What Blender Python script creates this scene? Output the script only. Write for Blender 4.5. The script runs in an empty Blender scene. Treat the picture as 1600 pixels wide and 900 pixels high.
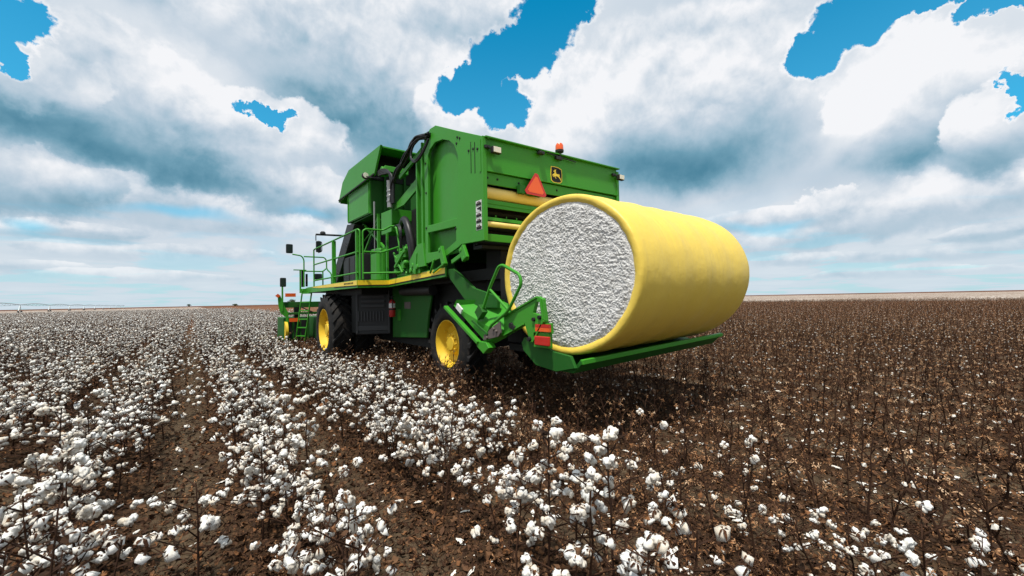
import bpy, bmesh, math, random
from mathutils import Vector, Matrix, noise
R = math.radians
random.seed(7)
S = bpy.context.scene
COL = S.collection
PI = math.pi

# ------------------------------------------------------------------ render / camera
S.view_settings.view_transform = 'Standard'
S.view_settings.look = 'None'
S.view_settings.gamma = 1.0
S.view_settings.exposure = 0.0
S.view_settings.use_curve_mapping = False
S.render.engine = 'CYCLES'
S.cycles.max_bounces = 6
S.cycles.diffuse_bounces = 3
S.cycles.glossy_bounces = 3
S.cycles.transmission_bounces = 4
S.cycles.transparent_max_bounces = 6
S.cycles.use_denoising = True
S.cycles.caustics_reflective = False
S.cycles.caustics_refractive = False

EYE = Vector((0, 0, 1.74))
yaw, pitch, roll = .656, .0285, -.0196
Fv = Vector((math.sin(yaw)*math.cos(pitch), math.cos(yaw)*math.cos(pitch), math.sin(pitch)))
Rv = Vector((math.cos(yaw), -math.sin(yaw), 0))
Uv = Rv.cross(Fv)
Rr = Rv*math.cos(roll) + Uv*math.sin(roll)
Ur = -Rv*math.sin(roll) + Uv*math.cos(roll)
cam = bpy.data.cameras.new('camera')
cam.sensor_width = 36
cam.lens = 650/1600*36
cam.clip_start = .05
cam.clip_end = 20000
co = bpy.data.objects.new('camera', cam)
COL.objects.link(co)
co.matrix_world = Matrix(((Rr.x, Ur.x, -Fv.x, EYE.x), (Rr.y, Ur.y, -Fv.y, EYE.y), (Rr.z, Ur.z, -Fv.z, EYE.z), (0, 0, 0, 1)))
S.camera = co

def in_view(x, y, z=.3, m=.08):
    d = Vector((x, y, z)) - EYE
    k = d.dot(Fv)
    if k < .3: return False
    u, v = d.dot(Rr)/k*650/800, d.dot(Ur)/k*650/450
    return abs(u) < 1+m and abs(v) < 1+m

# ------------------------------------------------------------------ node helpers
class NT:
    def __init__(s, tree):
        s.t = tree; s.n = tree.nodes; s.l = tree.links
        s.n.clear()
    def node(s, typ, **kw):
        n = s.n.new(typ)
        for k, v in kw.items(): setattr(n, k, v)
        return n
    def put(s, sock, v):
        if isinstance(v, bpy.types.NodeSocket): s.l.new(v, sock)
        elif v is not None: sock.default_value = v
    def math(s, op, a, b=None, c=None, clamp=False):
        n = s.node('ShaderNodeMath', operation=op, use_clamp=clamp)
        s.put(n.inputs[0], a)
        if b is not None: s.put(n.inputs[1], b)
        if c is not None: s.put(n.inputs[2], c)
        return n.outputs[0]
    def vm(s, op, a, b=None, scale=None):
        n = s.node('ShaderNodeVectorMath', operation=op)
        s.put(n.inputs[0], a)
        if b is not None: s.put(n.inputs[1], b)
        if scale is not None: s.put(n.inputs['Scale'], scale)
        return n.outputs['Value'] if op in ('LENGTH', 'DOT_PRODUCT') else n.outputs[0]
    def noise(s, vec, scale, detail=4, rough=.5, dist=0, lac=2.0):
        n = s.node('ShaderNodeTexNoise')
        s.put(n.inputs['Vector'], vec)
        n.inputs['Scale'].default_value = scale
        n.inputs['Detail'].default_value = detail
        n.inputs['Roughness'].default_value = rough
        n.inputs['Lacunarity'].default_value = lac
        n.inputs['Distortion'].default_value = dist
        return n
    def vor(s, vec, scale, feature='F1', rnd=1.0):
        n = s.node('ShaderNodeTexVoronoi', feature=feature)
        s.put(n.inputs['Vector'], vec)
        n.inputs['Scale'].default_value = scale
        n.inputs['Randomness'].default_value = rnd
        return n
    def ramp(s, fac, stops, interp='LINEAR'):
        n = s.node('ShaderNodeValToRGB')
        n.color_ramp.interpolation = interp
        els = n.color_ramp.elements
        while len(els) < len(stops): els.new(.5)
        for e, (p, c) in zip(els, stops):
            e.position = p
            e.color = tuple(c)+(1,) if len(c) == 3 else c
        s.put(n.inputs[0], fac)
        return n.outputs[0]
    def maprange(s, v, a, b, c=0, d=1, smooth=True):
        n = s.node('ShaderNodeMapRange', interpolation_type='SMOOTHSTEP' if smooth else 'LINEAR')
        s.put(n.inputs[0], v)
        for i, q in zip((1, 2, 3, 4), (a, b, c, d)): n.inputs[i].default_value = q
        return n.outputs[0]
    def mix(s, fac, a, b, blend='MIX'):
        n = s.node('ShaderNodeMix', data_type='RGBA', blend_type=blend)
        s.put(n.inputs[0], fac)
        for k, v in ((6, a), (7, b)):
            if isinstance(v, (tuple, list)): v = tuple(v)+(1,) if len(v) == 3 else v
            s.put(n.inputs[k], v)
        return n.outputs[2]
    def bump(s, h, strength=.3, dist=.02, normal=None):
        n = s.node('ShaderNodeBump')
        n.inputs['Strength'].default_value = strength
        n.inputs['Distance'].default_value = dist
        s.put(n.inputs['Height'], h)
        if normal is not None: s.put(n.inputs['Normal'], normal)
        return n.outputs[0]

def material(name):
    m = bpy.data.materials.new(name)
    m.use_nodes = True
    return m, NT(m.node_tree)

def finish(t, color, rough=.6, normal=None, metal=0, spec=.5, coat=0, emit=None, emits=0, trans=0, sss=0):
    p = t.node('ShaderNodeBsdfPrincipled')
    t.put(p.inputs['Base Color'], tuple(color)+(1,) if isinstance(color, (tuple, list)) and len(color) == 3 else color)
    t.put(p.inputs['Roughness'], rough)
    t.put(p.inputs['Metallic'], metal)
    p.inputs['Specular IOR Level'].default_value = spec
    p.inputs['Coat Weight'].default_value = coat
    p.inputs['Coat Roughness'].default_value = .15
    p.inputs['Transmission Weight'].default_value = trans
    if normal is not None: t.put(p.inputs['Normal'], normal)
    o = t.node('ShaderNodeOutputMaterial')
    t.l.new(p.outputs[0], o.inputs[0])
    return p

def paint(name, col, rough=.38, coat=.25, dust=.25, dustcol=(.16, .12, .07), spec=.4, metal=0):
    m, t = material(name)
    tc = t.node('ShaderNodeTexCoord').outputs['Object']
    n1 = t.noise(tc, 1.3, 5, .6).outputs[0]
    n2 = t.noise(tc, 14, 5, .65).outputs[0]
    big = t.maprange(n1, .42, .75)
    small = t.maprange(n2, .4, .8)
    d = t.math('MULTIPLY', t.math('ADD', t.math('MULTIPLY', big, .7), t.math('MULTIPLY', small, .4)), dust, clamp=True)
    tone = t.mix(t.math('MULTIPLY', n1, .5), col, tuple(c*.82 for c in col))
    c = t.mix(d, tone, dustcol)
    r = t.math('ADD', rough, t.math('MULTIPLY', d, .6), clamp=True)
    bp = t.bump(t.noise(tc, 3.0, 2).outputs[0], .06, .03)
    finish(t, c, r, bp, metal, spec, coat)
    return m

M = {}
M['green'] = paint('green_paint', (.046, .300, .020), .45, .10, .09, spec=.25)
M['green_shaded'] = paint('shaded_green_paint', (.016, .115, .014), .6, 0, .12, spec=.2)  # the machine green darkened: shade painted into the colour of shaded parts
M['yellow'] = paint('yellow_paint', (.80, .53, .025), .6, .0, .22, (.28, .16, .05))
M['stripe'] = paint('yellow_stripe', (.92, .66, .03), .4, .1, .03)
M['roller'] = paint('yellow_roller', (.88, .68, .22), .55, .05, .2, (.35, .25, .1))
M['black'] = paint('black_plastic', (.018, .018, .019), .5, 0, .15, (.06, .05, .04))
M['chassis'] = paint('black_chassis_paint', (.006, .007, .006), .7, 0, .12, (.03, .025, .02))
M['hose'] = paint('black_hose_rubber', (.010, .010, .011), .45, 0, .1)
M['steel'] = paint('bare_steel', (.38, .38, .37), .4, 0, .3, (.15, .11, .08), metal=.7)
M['worn'] = paint('worn_steel', (.16, .13, .12), .6, 0, .5, (.10, .07, .05), metal=.3)
M['orange'] = paint('orange_reflector', (.85, .12, .015), .35, .3, .05)
M['red'] = paint('red_reflector', (.55, .02, .012), .3, .3, .08)
M['amber'] = paint('amber_lens', (.80, .11, .015), .25, .3, .03)
M['lamp'] = paint('lamp_lens', (.85, .82, .68), .2, .4, .05)
M['white'] = paint('white_label', (.72, .72, .70), .5, 0, .1)
M['glass'] = paint('dark_glass', (.02, .026, .028), .08, .2, .05, spec=.6)
M['ext_red'] = paint('extinguisher_red', (.42, .012, .012), .35, .3, .12)
M['emblem_yellow'] = paint('emblem_yellow', (.82, .62, .05), .4, .1, .02)
M['galvanised'] = paint('galvanised_pipe', (.33, .37, .38), .5, 0, .1, metal=.4)

M['grille'] = paint('grey_black_plastic', (.045, .045, .047), .5, 0, .15, (.08, .07, .06))
def tyre_mat():
    m, t = material('tyre_rubber')
    tc = t.node('ShaderNodeTexCoord').outputs['Object']
    n = t.noise(tc, 6, 5, .65).outputs[0]
    d = t.maprange(n, .45, .75)
    c = t.mix(t.math('MULTIPLY', d, .5), (.011, .011, .011), (.06, .045, .032))
    finish(t, c, .8, t.bump(t.noise(tc, 40, 3).outputs[0], .2, .01), spec=.3)
    return m
M['tyre'] = tyre_mat()

def wrap_mat():
    m, t = material('yellow_plastic_wrap')
    tc = t.node('ShaderNodeTexCoord').outputs['Object']
    st = t.vm('MULTIPLY', tc, (1.0, .55, .55))
    n1 = t.noise(tc, 1.1, 4, .55).outputs[0]
    n2 = t.noise(t.vm('MULTIPLY', tc, (9, 1.2, 1.2)), 1.0, 4, .6).outputs[0]
    n3 = t.noise(tc, 9, 5, .6).outputs[0]
    c = t.ramp(n1, [(.25, (.82, .585, .085)), (.75, (.83, .605, .10))])
    c = t.mix(t.math('MULTIPLY', t.maprange(n3, .56, .8), .05), c, (.66, .48, .14))
    h = t.math('ADD', t.math('MULTIPLY', n2, .5), t.math('ADD', t.math('MULTIPLY', n1, .35), t.math('MULTIPLY', n3, .22)))
    finish(t, c, t.math('ADD', .36, t.math('MULTIPLY', n3, .2)), t.bump(h, .30, .08), spec=.4)
    return m
M['wrap'] = wrap_mat()

def lint_mat(name, a, b, scale=25, bstr=.6):
    m, t = material(name)
    tc = t.node('ShaderNodeTexCoord').outputs['Object']
    n = t.noise(tc, scale, 6, .7).outputs[0]
    n2 = t.noise(tc, scale*.22, 3, .6).outputs[0]
    c = t.mix(t.maprange(t.math('ADD', t.math('MULTIPLY', n, .6), t.math('MULTIPLY', n2, .4)), .36, .62), b, a)
    v = t.vor(tc, scale*1.7).outputs['Distance']
    speck = t.maprange(t.noise(tc, scale*2.3, 2).outputs[0], .68, .76)
    c = t.mix(t.math('MULTIPLY', speck, .35), c, (.30, .22, .13))
    finish(t, c, .95, t.bump(t.math('ADD', n, t.math('MULTIPLY', v, .5)), bstr, .03), spec=.05)
    return m
M['lint'] = lint_mat('packed_cotton_lint', (.74, .735, .72), (.54, .53, .50), 30, .5)

def boll_mat():
    m, t = material('cotton_boll_fibre')
    tc = t.node('ShaderNodeTexCoord').outputs['Object']
    oi = t.node('ShaderNodeObjectInfo').outputs['Random']
    n = t.noise(tc, 55, 5, .65).outputs[0]
    n2 = t.noise(tc, 9, 3, .6).outputs[0]
    c = t.mix(t.maprange(n2, .40, .66), (.80, .80, .77), (.60, .53, .43))
    c = t.mix(t.math('MULTIPLY', oi, .25), c, (.70, .66, .58))
    finish(t, c, .95, t.bump(n, .5, .01), spec=.03)
    return m
M['boll'] = boll_mat()

def organic(name, cols, scale=18, rough=.85, spec=.15, byobj=.5):
    m, t = material(name)
    tc = t.node('ShaderNodeTexCoord').outputs['Object']
    oi = t.node('ShaderNodeObjectInfo').outputs['Random']
    n = t.noise(tc, scale, 3, .6).outputs[0]
    f = t.math('ADD', t.math('MULTIPLY', oi, byobj), t.math('MULTIPLY', t.maprange(n, .3, .7, 0, 1, False), 1-byobj))
    k = len(cols)-1
    c = t.ramp(f, [(i/k, q) for i, q in enumerate(cols)])
    finish(t, c, rough, None, spec=spec)
    return m
M['stem'] = organic('dry_stem', [(.022, .011, .007), (.044, .021, .012), (.080, .038, .021)], 20)
M['bur'] = organic('brown_bur', [(.022, .012, .008), (.055, .024, .012), (.15, .060, .022)], 9, byobj=.25)
M['tan'] = organic('tan_empty_bur', [(.095, .040, .017), (.27, .125, .052), (.52, .33, .19), (.72, .56, .40)], 7, byobj=.15)
M['leaf'] = organic('dry_leaf', [(.020, .012, .008), (.036, .020, .012), (.065, .032, .017), (.095, .048, .026), (.14, .074, .038), (.20, .088, .036), (.30, .18, .09)], 5, byobj=.75)
M['scrap'] = organic('lint_scrap', [(.70, .66, .58), (.80, .78, .72)], 30)
M['foliage'] = organic('tree_foliage', [(.035, .065, .018), (.06, .10, .03)], 3)
M['bark'] = organic('bark', [(.06, .045, .03), (.10, .07, .05)], 5)

# ------------------------------------------------------------------ ground (soil rows, furrows, picked and unpicked land)
ROW0, ROWS = 1.69, 1.17
def soil_mat():
    m, t = material('dry_soil')
    tc = t.node('ShaderNodeTexCoord').outputs['Object']
    sx = t.node('ShaderNodeSeparateXYZ'); t.put(sx.inputs[0], tc)
    x, y = sx.outputs[0], sx.outputs[1]
    n1 = t.noise(tc, .9, 5, .6).outputs[0]
    n2 = t.noise(tc, 9, 6, .68).outputs[0]
    n3 = t.noise(tc, 45, 4, .7).outputs[0]
    base = t.ramp(t.math('ADD', t.math('MULTIPLY', n1, .5), t.math('MULTIPLY', n2, .5)),
                  [(.30, (.044, .028, .018)), (.48, (.088, .060, .036)), (.66, (.155, .115, .072))])
    warp = t.vm('ADD', tc, t.vm('SCALE', t.noise(tc, 5, 3).outputs['Color'], scale=.10))
    crack = t.vor(warp, 8.5, 'DISTANCE_TO_EDGE').outputs['Distance']
    cr = t.maprange(crack, .0, .045, 1, 0)
    crm = t.math('MULTIPLY', cr, t.maprange(n1, .42, .6))
    base = t.mix(t.math('MULTIPLY', crm, .6), base, (.035, .024, .016))
    # matted leaf trash lies along the drill rows, bare soil shows between them
    ph = t.math('MULTIPLY', t.math('SUBTRACT', x, ROW0), 2*PI/ROWS)
    row = t.math('ADD', t.math('MULTIPLY', t.math('COSINE', ph), .5), .5)
    tr = t.maprange(t.math('ADD', t.math('MULTIPLY', row, .5), t.math('MULTIPLY', n2, .8)), .38, .8)
    trash = t.ramp(n3, [(.32, (.022, .013, .008)), (.5, (.052, .027, .014)), (.62, (.105, .048, .020)), (.74, (.16, .10, .05))])
    near = t.mix(t.math('MULTIPLY', tr, .85), base, trash)
    # far away: brown picked land, pale band of open cotton past it
    r = t.vm('LENGTH', tc)
    big = t.noise(tc, .02, 4, .5).outputs[0]
    picked = t.ramp(t.noise(tc, .9, 6, .75).outputs[0], [(.3, (.075, .033, .016)), (.52, (.17, .078, .038)), (.7, (.28, .165, .10))])
    c = t.mix(t.maprange(r, 14, 60), near, picked)
    edge = t.mix(t.maprange(big, .4, .6), (.10, .036, .018), (.13, .06, .03))
    c = t.mix(t.maprange(r, 520, 560), c, edge)
    h = t.math('ADD', t.math('MULTIPLY', n2, 1.0), t.math('ADD', t.math('MULTIPLY', n3, .35), t.math('MULTIPLY', crm, -.8)))
    finish(t, c, .95, t.bump(h, .9, .06), spec=.1)
    return m
M['soil'] = soil_mat()

def ground_z(x, y):
    r = math.hypot(x, y)
    if r > 120: return -.02
    f = max(0, 1-r/60)
    return f*(.035*math.cos((x-ROW0)*2*PI/ROWS) + .03*noise.noise((x*1.7, y*1.7, 0)) + .016*noise.noise((x*6, y*6, 3)) + .010*noise.noise((x*15, y*15, 9)))

def mesh_obj(name, verts, faces, mats, parent=None, midx=None, smooth=False, link=True):
    me = bpy.data.meshes.new(name)
    me.from_pydata(verts, [], faces)
    for m in (mats if isinstance(mats, (list, tuple)) else [mats]): me.materials.append(m)
    if midx: me.polygons.foreach_set('material_index', midx)
    if smooth: me.polygons.foreach_set('use_smooth', [True]*len(me.polygons))
    me.update()
    o = bpy.data.objects.new(name, me)
    if link: COL.objects.link(o)
    if parent: o.parent = parent
    return o

def tag(o, label=None, cat=None, group=None, kind=None):
    if label: o['label'] = label
    if cat: o['category'] = cat
    if group: o['group'] = group
    if kind: o['kind'] = kind
    return o

def build_ground():
    radii = [0]
    r = .35
    while r < 90: radii.append(r); r *= 1.022 if r < 14 else 1.06
    while r < 9000: radii.append(r); r *= 1.25
    radii.append(9000)
    angs = []
    a = -180
    while a < 180:
        angs.append(a)
        a += .5 if -40 <= a < 110 else 3
    n = len(angs)
    vs = [(0, 0, 0)]
    for r in radii[1:]:
        for a in angs:
            x, y = r*math.sin(R(a)), r*math.cos(R(a))
            vs.append((x, y, ground_z(x, y)))
    fs = [(0, 1+(i+1) % n, 1+i) for i in range(n)]
    for k in range(len(radii)-2):
        b0, b1 = 1+k*n, 1+(k+1)*n
        for i in range(n):
            j = (i+1) % n
            fs.append((b0+i, b0+j, b1+j, b1+i))
    return tag(mesh_obj('ground', vs, fs, M['soil'], smooth=True), kind='structure')
build_ground()

# ------------------------------------------------------------------ shape helpers
class MB:
    """collects shapes in scene coordinates, then links them as one mesh object"""
    def __init__(s): s.v = []; s.f = []; s.m = []; s.cur = 0
    def add(s, vs, fs):
        b = len(s.v)
        s.v += [tuple(v) for v in vs]
        s.f += [tuple(b+i for i in f) for f in fs]
        s.m += [s.cur]*len(fs)
        return s
    def box(s, a, b):
        x0, y0, z0 = [min(p, q) for p, q in zip(a, b)]
        x1, y1, z1 = [max(p, q) for p, q in zip(a, b)]
        return s.add([(x0, y0, z0), (x1, y0, z0), (x1, y1, z0), (x0, y1, z0), (x0, y0, z1), (x1, y0, z1), (x1, y1, z1), (x0, y1, z1)],
                     [(0, 3, 2, 1), (4, 5, 6, 7), (0, 1, 5, 4), (1, 2, 6, 5), (2, 3, 7, 6), (3, 0, 4, 7)])
    def bar(s, p, q, w, h, up=(0, 0, 1)):
        p, q = Vector(p), Vector(q)
        d = (q-p).normalized(); u = Vector(up)
        r = d.cross(u)
        if r.length < 1e-4: r = d.cross(Vector((1, 0, 0)))
        r.normalize(); u = r.cross(d)
        r, u = r*w/2, u*h/2
        vs = [p-r-u, p+r-u, p+r+u, p-r+u, q-r-u, q+r-u, q+r+u, q-r+u]
        return s.add(vs, [(0, 1, 2, 3), (7, 6, 5, 4), (0, 4, 5, 1), (1, 5, 6, 2), (2, 6, 7, 3), (3, 7, 4, 0)])
    def tube(s, pts, r, n=8, r1=None, closed_ends=True):
        pts = [Vector(p) for p in pts]
        k = len(pts)
        vs = []; fs = []
        prev = None
        for i, p in enumerate(pts):
            d = (pts[min(i+1, k-1)] - pts[max(i-1, 0)]).normalized()
            if prev is None:
                a = d.cross(Vector((.12, .21, .97)))
                if a.length < .05: a = d.cross(Vector((1, 0, 0)))
            else: a = prev - d*prev.dot(d)
            a.normalize(); prev = a
            b = d.cross(a)
            rr = r if r1 is None else r+(r1-r)*i/(k-1)
            for j in range(n):
                t = 2*PI*j/n
                vs.append(p + a*math.cos(t)*rr + b*math.sin(t)*rr)
        for i in range(k-1):
            for j in range(n):
                jj = (j+1) % n
                fs.append((i*n+j, i*n+jj, (i+1)*n+jj, (i+1)*n+j))
        if closed_ends:
            fs.append(tuple(range(n))[::-1]); fs.append(tuple((k-1)*n+j for j in range(n)))
        return s.add(vs, fs)
    def cyl(s, p, q, r, n=20): return s.tube([p, q], r, n)
    def lathe(s, c, axis, prof, n=40, caps=True):
        """prof: (offset along axis, radius); axis 'X' or 'Y' or 'Z'"""
        vs = []; fs = []
        c = Vector(c)
        for (d, r) in prof:
            for j in range(n):
                t = 2*PI*j/n
                a, b = r*math.cos(t), r*math.sin(t)
                vs.append(c + Vector({'X': (d, a, b), 'Y': (a, d, b), 'Z': (a, b, d)}[axis]))
        for i in range(len(prof)-1):
            for j in range(n):
                jj = (j+1) % n
                fs.append((i*n+j, i*n+jj, (i+1)*n+jj, (i+1)*n+j))
        for k in (0, len(prof)-1):
            if caps and prof[k][1] > 1e-4: fs.append(tuple(k*n+j for j in range(n)))
        return s.add(vs, fs)
    def plate(s, axis, at, th, outer, holes=()):
        """flat plate: 2D outline (with holes) in the plane axis=at, thickness th along +axis"""
        bm = bmesh.new()
        def P3(p, d): return {'X': (at+d, p[0], p[1]), 'Y': (p[0], at+d, p[1]), 'Z': (p[0], p[1], at+d)}[axis]
        edges = []
        for loop in [outer]+list(holes):
            vv = [bm.verts.new(P3(p, 0)) for p in loop]
            for i in range(len(vv)): edges.append(bm.edges.new((vv[i], vv[(i+1) % len(vv)])))
        if holes: bmesh.ops.triangle_fill(bm, use_beauty=True, use_dissolve=False, edges=edges)
        else: bm.faces.new([v for v in bm.verts])
        ext = bmesh.ops.extrude_face_region(bm, geom=bm.faces[:])
        off = Vector({'X': (th, 0, 0), 'Y': (0, th, 0), 'Z': (0, 0, th)}[axis])
        bmesh.ops.translate(bm, vec=off, verts=[g for g in ext['geom'] if isinstance(g, bmesh.types.BMVert)])
        # keep the original cap
        bm.verts.index_update()
        vs = [tuple(v.co) for v in bm.verts]
        fs = [tuple(v.index for v in f.verts) for f in bm.faces]
        bm.free()
        return s.add(vs, fs)
    def build(s, name, mats, parent=None, bevel=0, smooth=None, label=None):
        base = Vector((0, 0, 0))
        p = parent
        while p is not None: base += Vector(p.location); p = p.parent
        vs = [tuple(Vector(v)-base) for v in s.v]
        o = mesh_obj(name, vs, s.f, mats, parent, s.m)
        bm = bmesh.new(); bm.from_mesh(o.data)
        bmesh.ops.recalc_face_normals(bm, faces=bm.faces[:])
        bm.to_mesh(o.data); bm.free()
        if smooth:
            o.data.polygons.foreach_set('use_smooth', [True]*len(o.data.polygons))
            o.data.set_sharp_from_angle(angle=R(smooth))
        if bevel:
            b = o.modifiers.new('edge', 'BEVEL')
            b.width = bevel; b.segments = 2; b.limit_method = 'ANGLE'; b.angle_limit = R(40)
        if label: o['label'] = label
        return o

def empty(name, loc, label, cat, group=None):
    o = bpy.data.objects.new(name, None)
    o.empty_display_size = .2
    COL.objects.link(o)
    o.location = loc
    tag(o, label, cat, group)
    return o

def arc(p0, p1, p2, n=6):
    """quadratic curve points"""
    p0, p1, p2 = Vector(p0), Vector(p1), Vector(p2)
    return [p0*(1-t)**2 + p1*2*t*(1-t) + p2*t*t for t in [i/n for i in range(n+1)]]
def rounded(pts, rad=.07, n=4):
    pts = [Vector(p) for p in pts]
    out = [pts[0]]
    for a, b, c in zip(pts, pts[1:], pts[2:]):
        u, v = (a-b), (c-b)
        r = min(rad, u.length*.45, v.length*.45)
        out += arc(b+u.normalized()*r, b, b+v.normalized()*r, n)
    out.append(pts[-1])
    return out

# ================================================================== COTTON HARVESTER
HV = empty('cotton_harvester', (5.4, 9.5, 0), 'large green cotton harvester with yellow wheels seen from its rear left corner', 'harvester')
G, GD, BK, CH = M['green'], M['green_shaded'], M['black'], M['chassis']
XL, XR, YR = 3.70, 7.10, 5.50

# ---- round module builder: side walls
def side_wall(x0, sgn):
    m = MB()
    t = .05*sgn
    outer = [(5.50, 2.70), (5.50, 4.38), (6.30, 4.74), (7.12, 5.12), (7.36, 5.13), (7.62, 4.98), (7.62, 2.68), (7.9, 2.68), (8.1, 2.60), (8.1, 2.52), (7.5, 2.50), (6.78, 2.57), (6.33, 2.68), (6.22, 2.72)]
    hole1 = [(7.48, 3.24), (7.46, 4.62), (7.38, 4.72), (7.15, 4.80), (6.85, 4.76), (6.60, 4.66), (6.42, 4.52), (6.30, 4.30), (6.30, 3.80), (6.36, 3.20)]
    hole2 = [(7.50, 3.10), (6.40, 3.06), (6.40, 2.80), (6.80, 2.68), (7.50, 2.70)]
    m.plate('X', x0, t, outer, [hole1, hole2])
    w = m.build('side_panel', G, HV, bevel=.006)
    q = MB()                                                     # recessed skins
    xr, xf = x0+.055*sgn, x0+.16*sgn
    N = 8
    vs = []; fs = []
    for i in range(N+1):
        k = i/N
        yy = 6.22+(7.52-6.22)*k if i < N else 8.15
        xx = xr + (xf-xr)*k*k
        vs += [(xx, yy, 3.16), (xx, yy, min(5.02, 4.32+(yy-5.5)*.45))]
    fs = [(2*i, 2*i+2, 2*i+3, 2*i+1) for i in range(N)]
    q.add(vs, fs)
    q.add([(xr+.12*sgn, 6.36, 2.62), (xr+.12*sgn, 7.95, 2.62), (xr+.07*sgn, 7.95, 3.12), (xr+.07*sgn, 6.36, 3.12)], [(0, 1, 2, 3)])
    q.add([(xr, 6.39, 3.14), (xr, 7.51, 3.17), (xr+.26*sgn, 7.51, 3.17), (xr+.05*sgn, 6.39, 3.14)], [(0, 1, 2, 3)])
    q.build('recess_skin', G, w, smooth=40)
    f = MB()                                                     # folded rear flange, seams, slots, bolts
    f.box((x0-.016*sgn, 5.485, 2.70), (x0+.06*sgn, 5.53, 4.385))
    f.box((x0-.010*sgn, 5.56, 3.82), (x0+.002*sgn, 5.60, 4.36))
    f.build('rear_flange', G, w, bevel=.004)
    for (ya, za, zb) in ((5.735, 3.84, 4.36), (5.855, 3.87, 4.40)):
        d = MB(); d.box((x0-.003*sgn, ya, za), (x0+.004*sgn, ya+.018, zb)); d.build('slot', CH, w)
    for (yy, zz) in ((5.93, 4.27), (5.79, 4.26), (6.33, 4.52), (6.30, 4.62), (6.22, 4.58), (5.66, 4.22), (6.40, 3.02), (7.56, 3.2), (7.55, 3.9), (7.56, 4.5)):
        d = MB(); d.lathe((x0, yy, zz), 'X', [(-.012*sgn, .001), (-.012*sgn, .02), (.004*sgn, .026)], 8); d.build('bolt_head', CH, w)
    return w
wl = side_wall(XL, 1)
side_wall(XR, -1)
# warning decals on the left rear edge
dm = MB()
z = 3.37
random.seed(3)
for i, hh in enumerate((.09, .085, .085, .09, .10)):
    dm.cur = 0
    dm.box((XL-.0035, 5.565, z-hh), (XL+.001, 5.735, z))
    dm.cur = 1
    dm.box((XL-.006, 5.575, z-hh+.008), (XL-.0034, 5.725, z-hh*.45) if i != 1 else (XL-.0034, 5.62, z-.01))
    dm.cur = 2 if i != 1 else 1
    dm.plate('X', XL-.0075, .0015, [(5.60, z-hh*.35), (5.64, z-hh*.1), (5.66, z-hh*.3), (5.70, z-hh*.15), (5.68, z-hh*.55), (5.63, z-hh*.6)])
    z -= hh+.008
dm.build('warning_decal', [M['white'], CH, M['worn']], HV)

# ---- builder roof, front wall, floor
m = MB()
m.plate('X', XL+.051, XR-XL-.102, [(5.52, 4.33), (6.30, 4.69), (7.12, 5.07), (7.36, 5.08), (7.60, 4.94), (7.60, 4.90), (7.34, 5.03), (7.13, 5.02), (6.31, 4.64), (5.52, 4.28)])
m.build('builder_roof', G, HV)
m = MB()
m.box((XL+.5, 7.56, 2.55), (XR-.06, 7.6, 4.92))
m.box((4.35, 7.6, 2.35), (4.4, 9.75, 4.7))
m.box((4.4, 7.7, 4.55), (6.9, 9.9, 4.7))
m.build('front_wall', GD, HV)
# ---- rear gate
m = MB()
m.plate('Y', YR+.002, .04, [(XL+.06, 3.84), (XR-.04, 3.89), (XR-.04, 4.43), (XL+.06, 4.36)])
m.box((XL+.06, YR-.05, 4.345), (XL+.1, YR+.02, 4.375))
gate = m.build('rear_gate', G, HV, bevel=.005)
m = MB()
m.bar((XL+.02, YR-.022, 4.372), (XR, YR-.022, 4.437), .075, .022)
m.bar((XL+.06, YR+.01, 3.835), (XR-.03, YR+.01, 3.887), .05, .016)
m.build('gate_lip', G, gate, bevel=.003)
m = MB()
m.plate('Y', YR+.035, .03, [(XL+.055, 3.63), (XR-.05, 3.68), (XR-.05, 3.86), (XL+.055, 3.82)])
m.build('gate_lower_strip', G, gate, bevel=.003)
for xx in (3.8, 4.0, 4.45, 5.35, 5.9, 6.5):
    m = MB(); m.lathe((xx, YR+.04, 3.73+.012*(xx-3.7)), 'Y', [(-.014, .001), (-.014, .018), (0, .022)], 8); m.build('bolt_head', CH, gate)
m = MB()
m.box((XL+.06, YR+.1, 3.33), (XR-.06, YR+.14, 3.40)); m.box((XL+.06, YR+.11, 3.27), (XR-.06, YR+.13, 3.33))
m.box((XL+.06, YR+.12, 3.06), (XR-.06, YR+.16, 3.115))
m.box((XL+.06, YR+.05, 2.70), (XR-.06, YR+.09, 2.82))
for k in range(14): m.box((4.0+k*.22, YR+.10, 3.115), (4.012+k*.22, YR+.11, 3.15))
m.build('gate_crossbar', G, HV, bevel=.004)
m = MB(); m.cyl((XL+.06, YR+.17, 3.52), (XR-.06, YR+.17, 3.54), .105, 28)
m.build('upper_roller', M['roller'], HV, smooth=40)
m = MB(); m.cyl((XL+.06, YR+.10, 2.99), (XR-.06, YR+.10, 3.0), .045, 20)
m.build('lower_roller', M['roller'], HV, smooth=40)
m = MB()
m.box((XL+.08, YR+.42, 2.66), (XR-.08, YR+.46, 3.85))
m.box((XL+.08, YR+.2, 2.60), (XR-.08, YR+.46, 2.655))
for k in range(9): m.cyl((XL+.08, YR+.36, 2.72+k*.13), (XR-.08, YR+.36, 2.72+k*.13), .05, 12)
m.build('bale_chamber', CH, HV)
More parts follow.
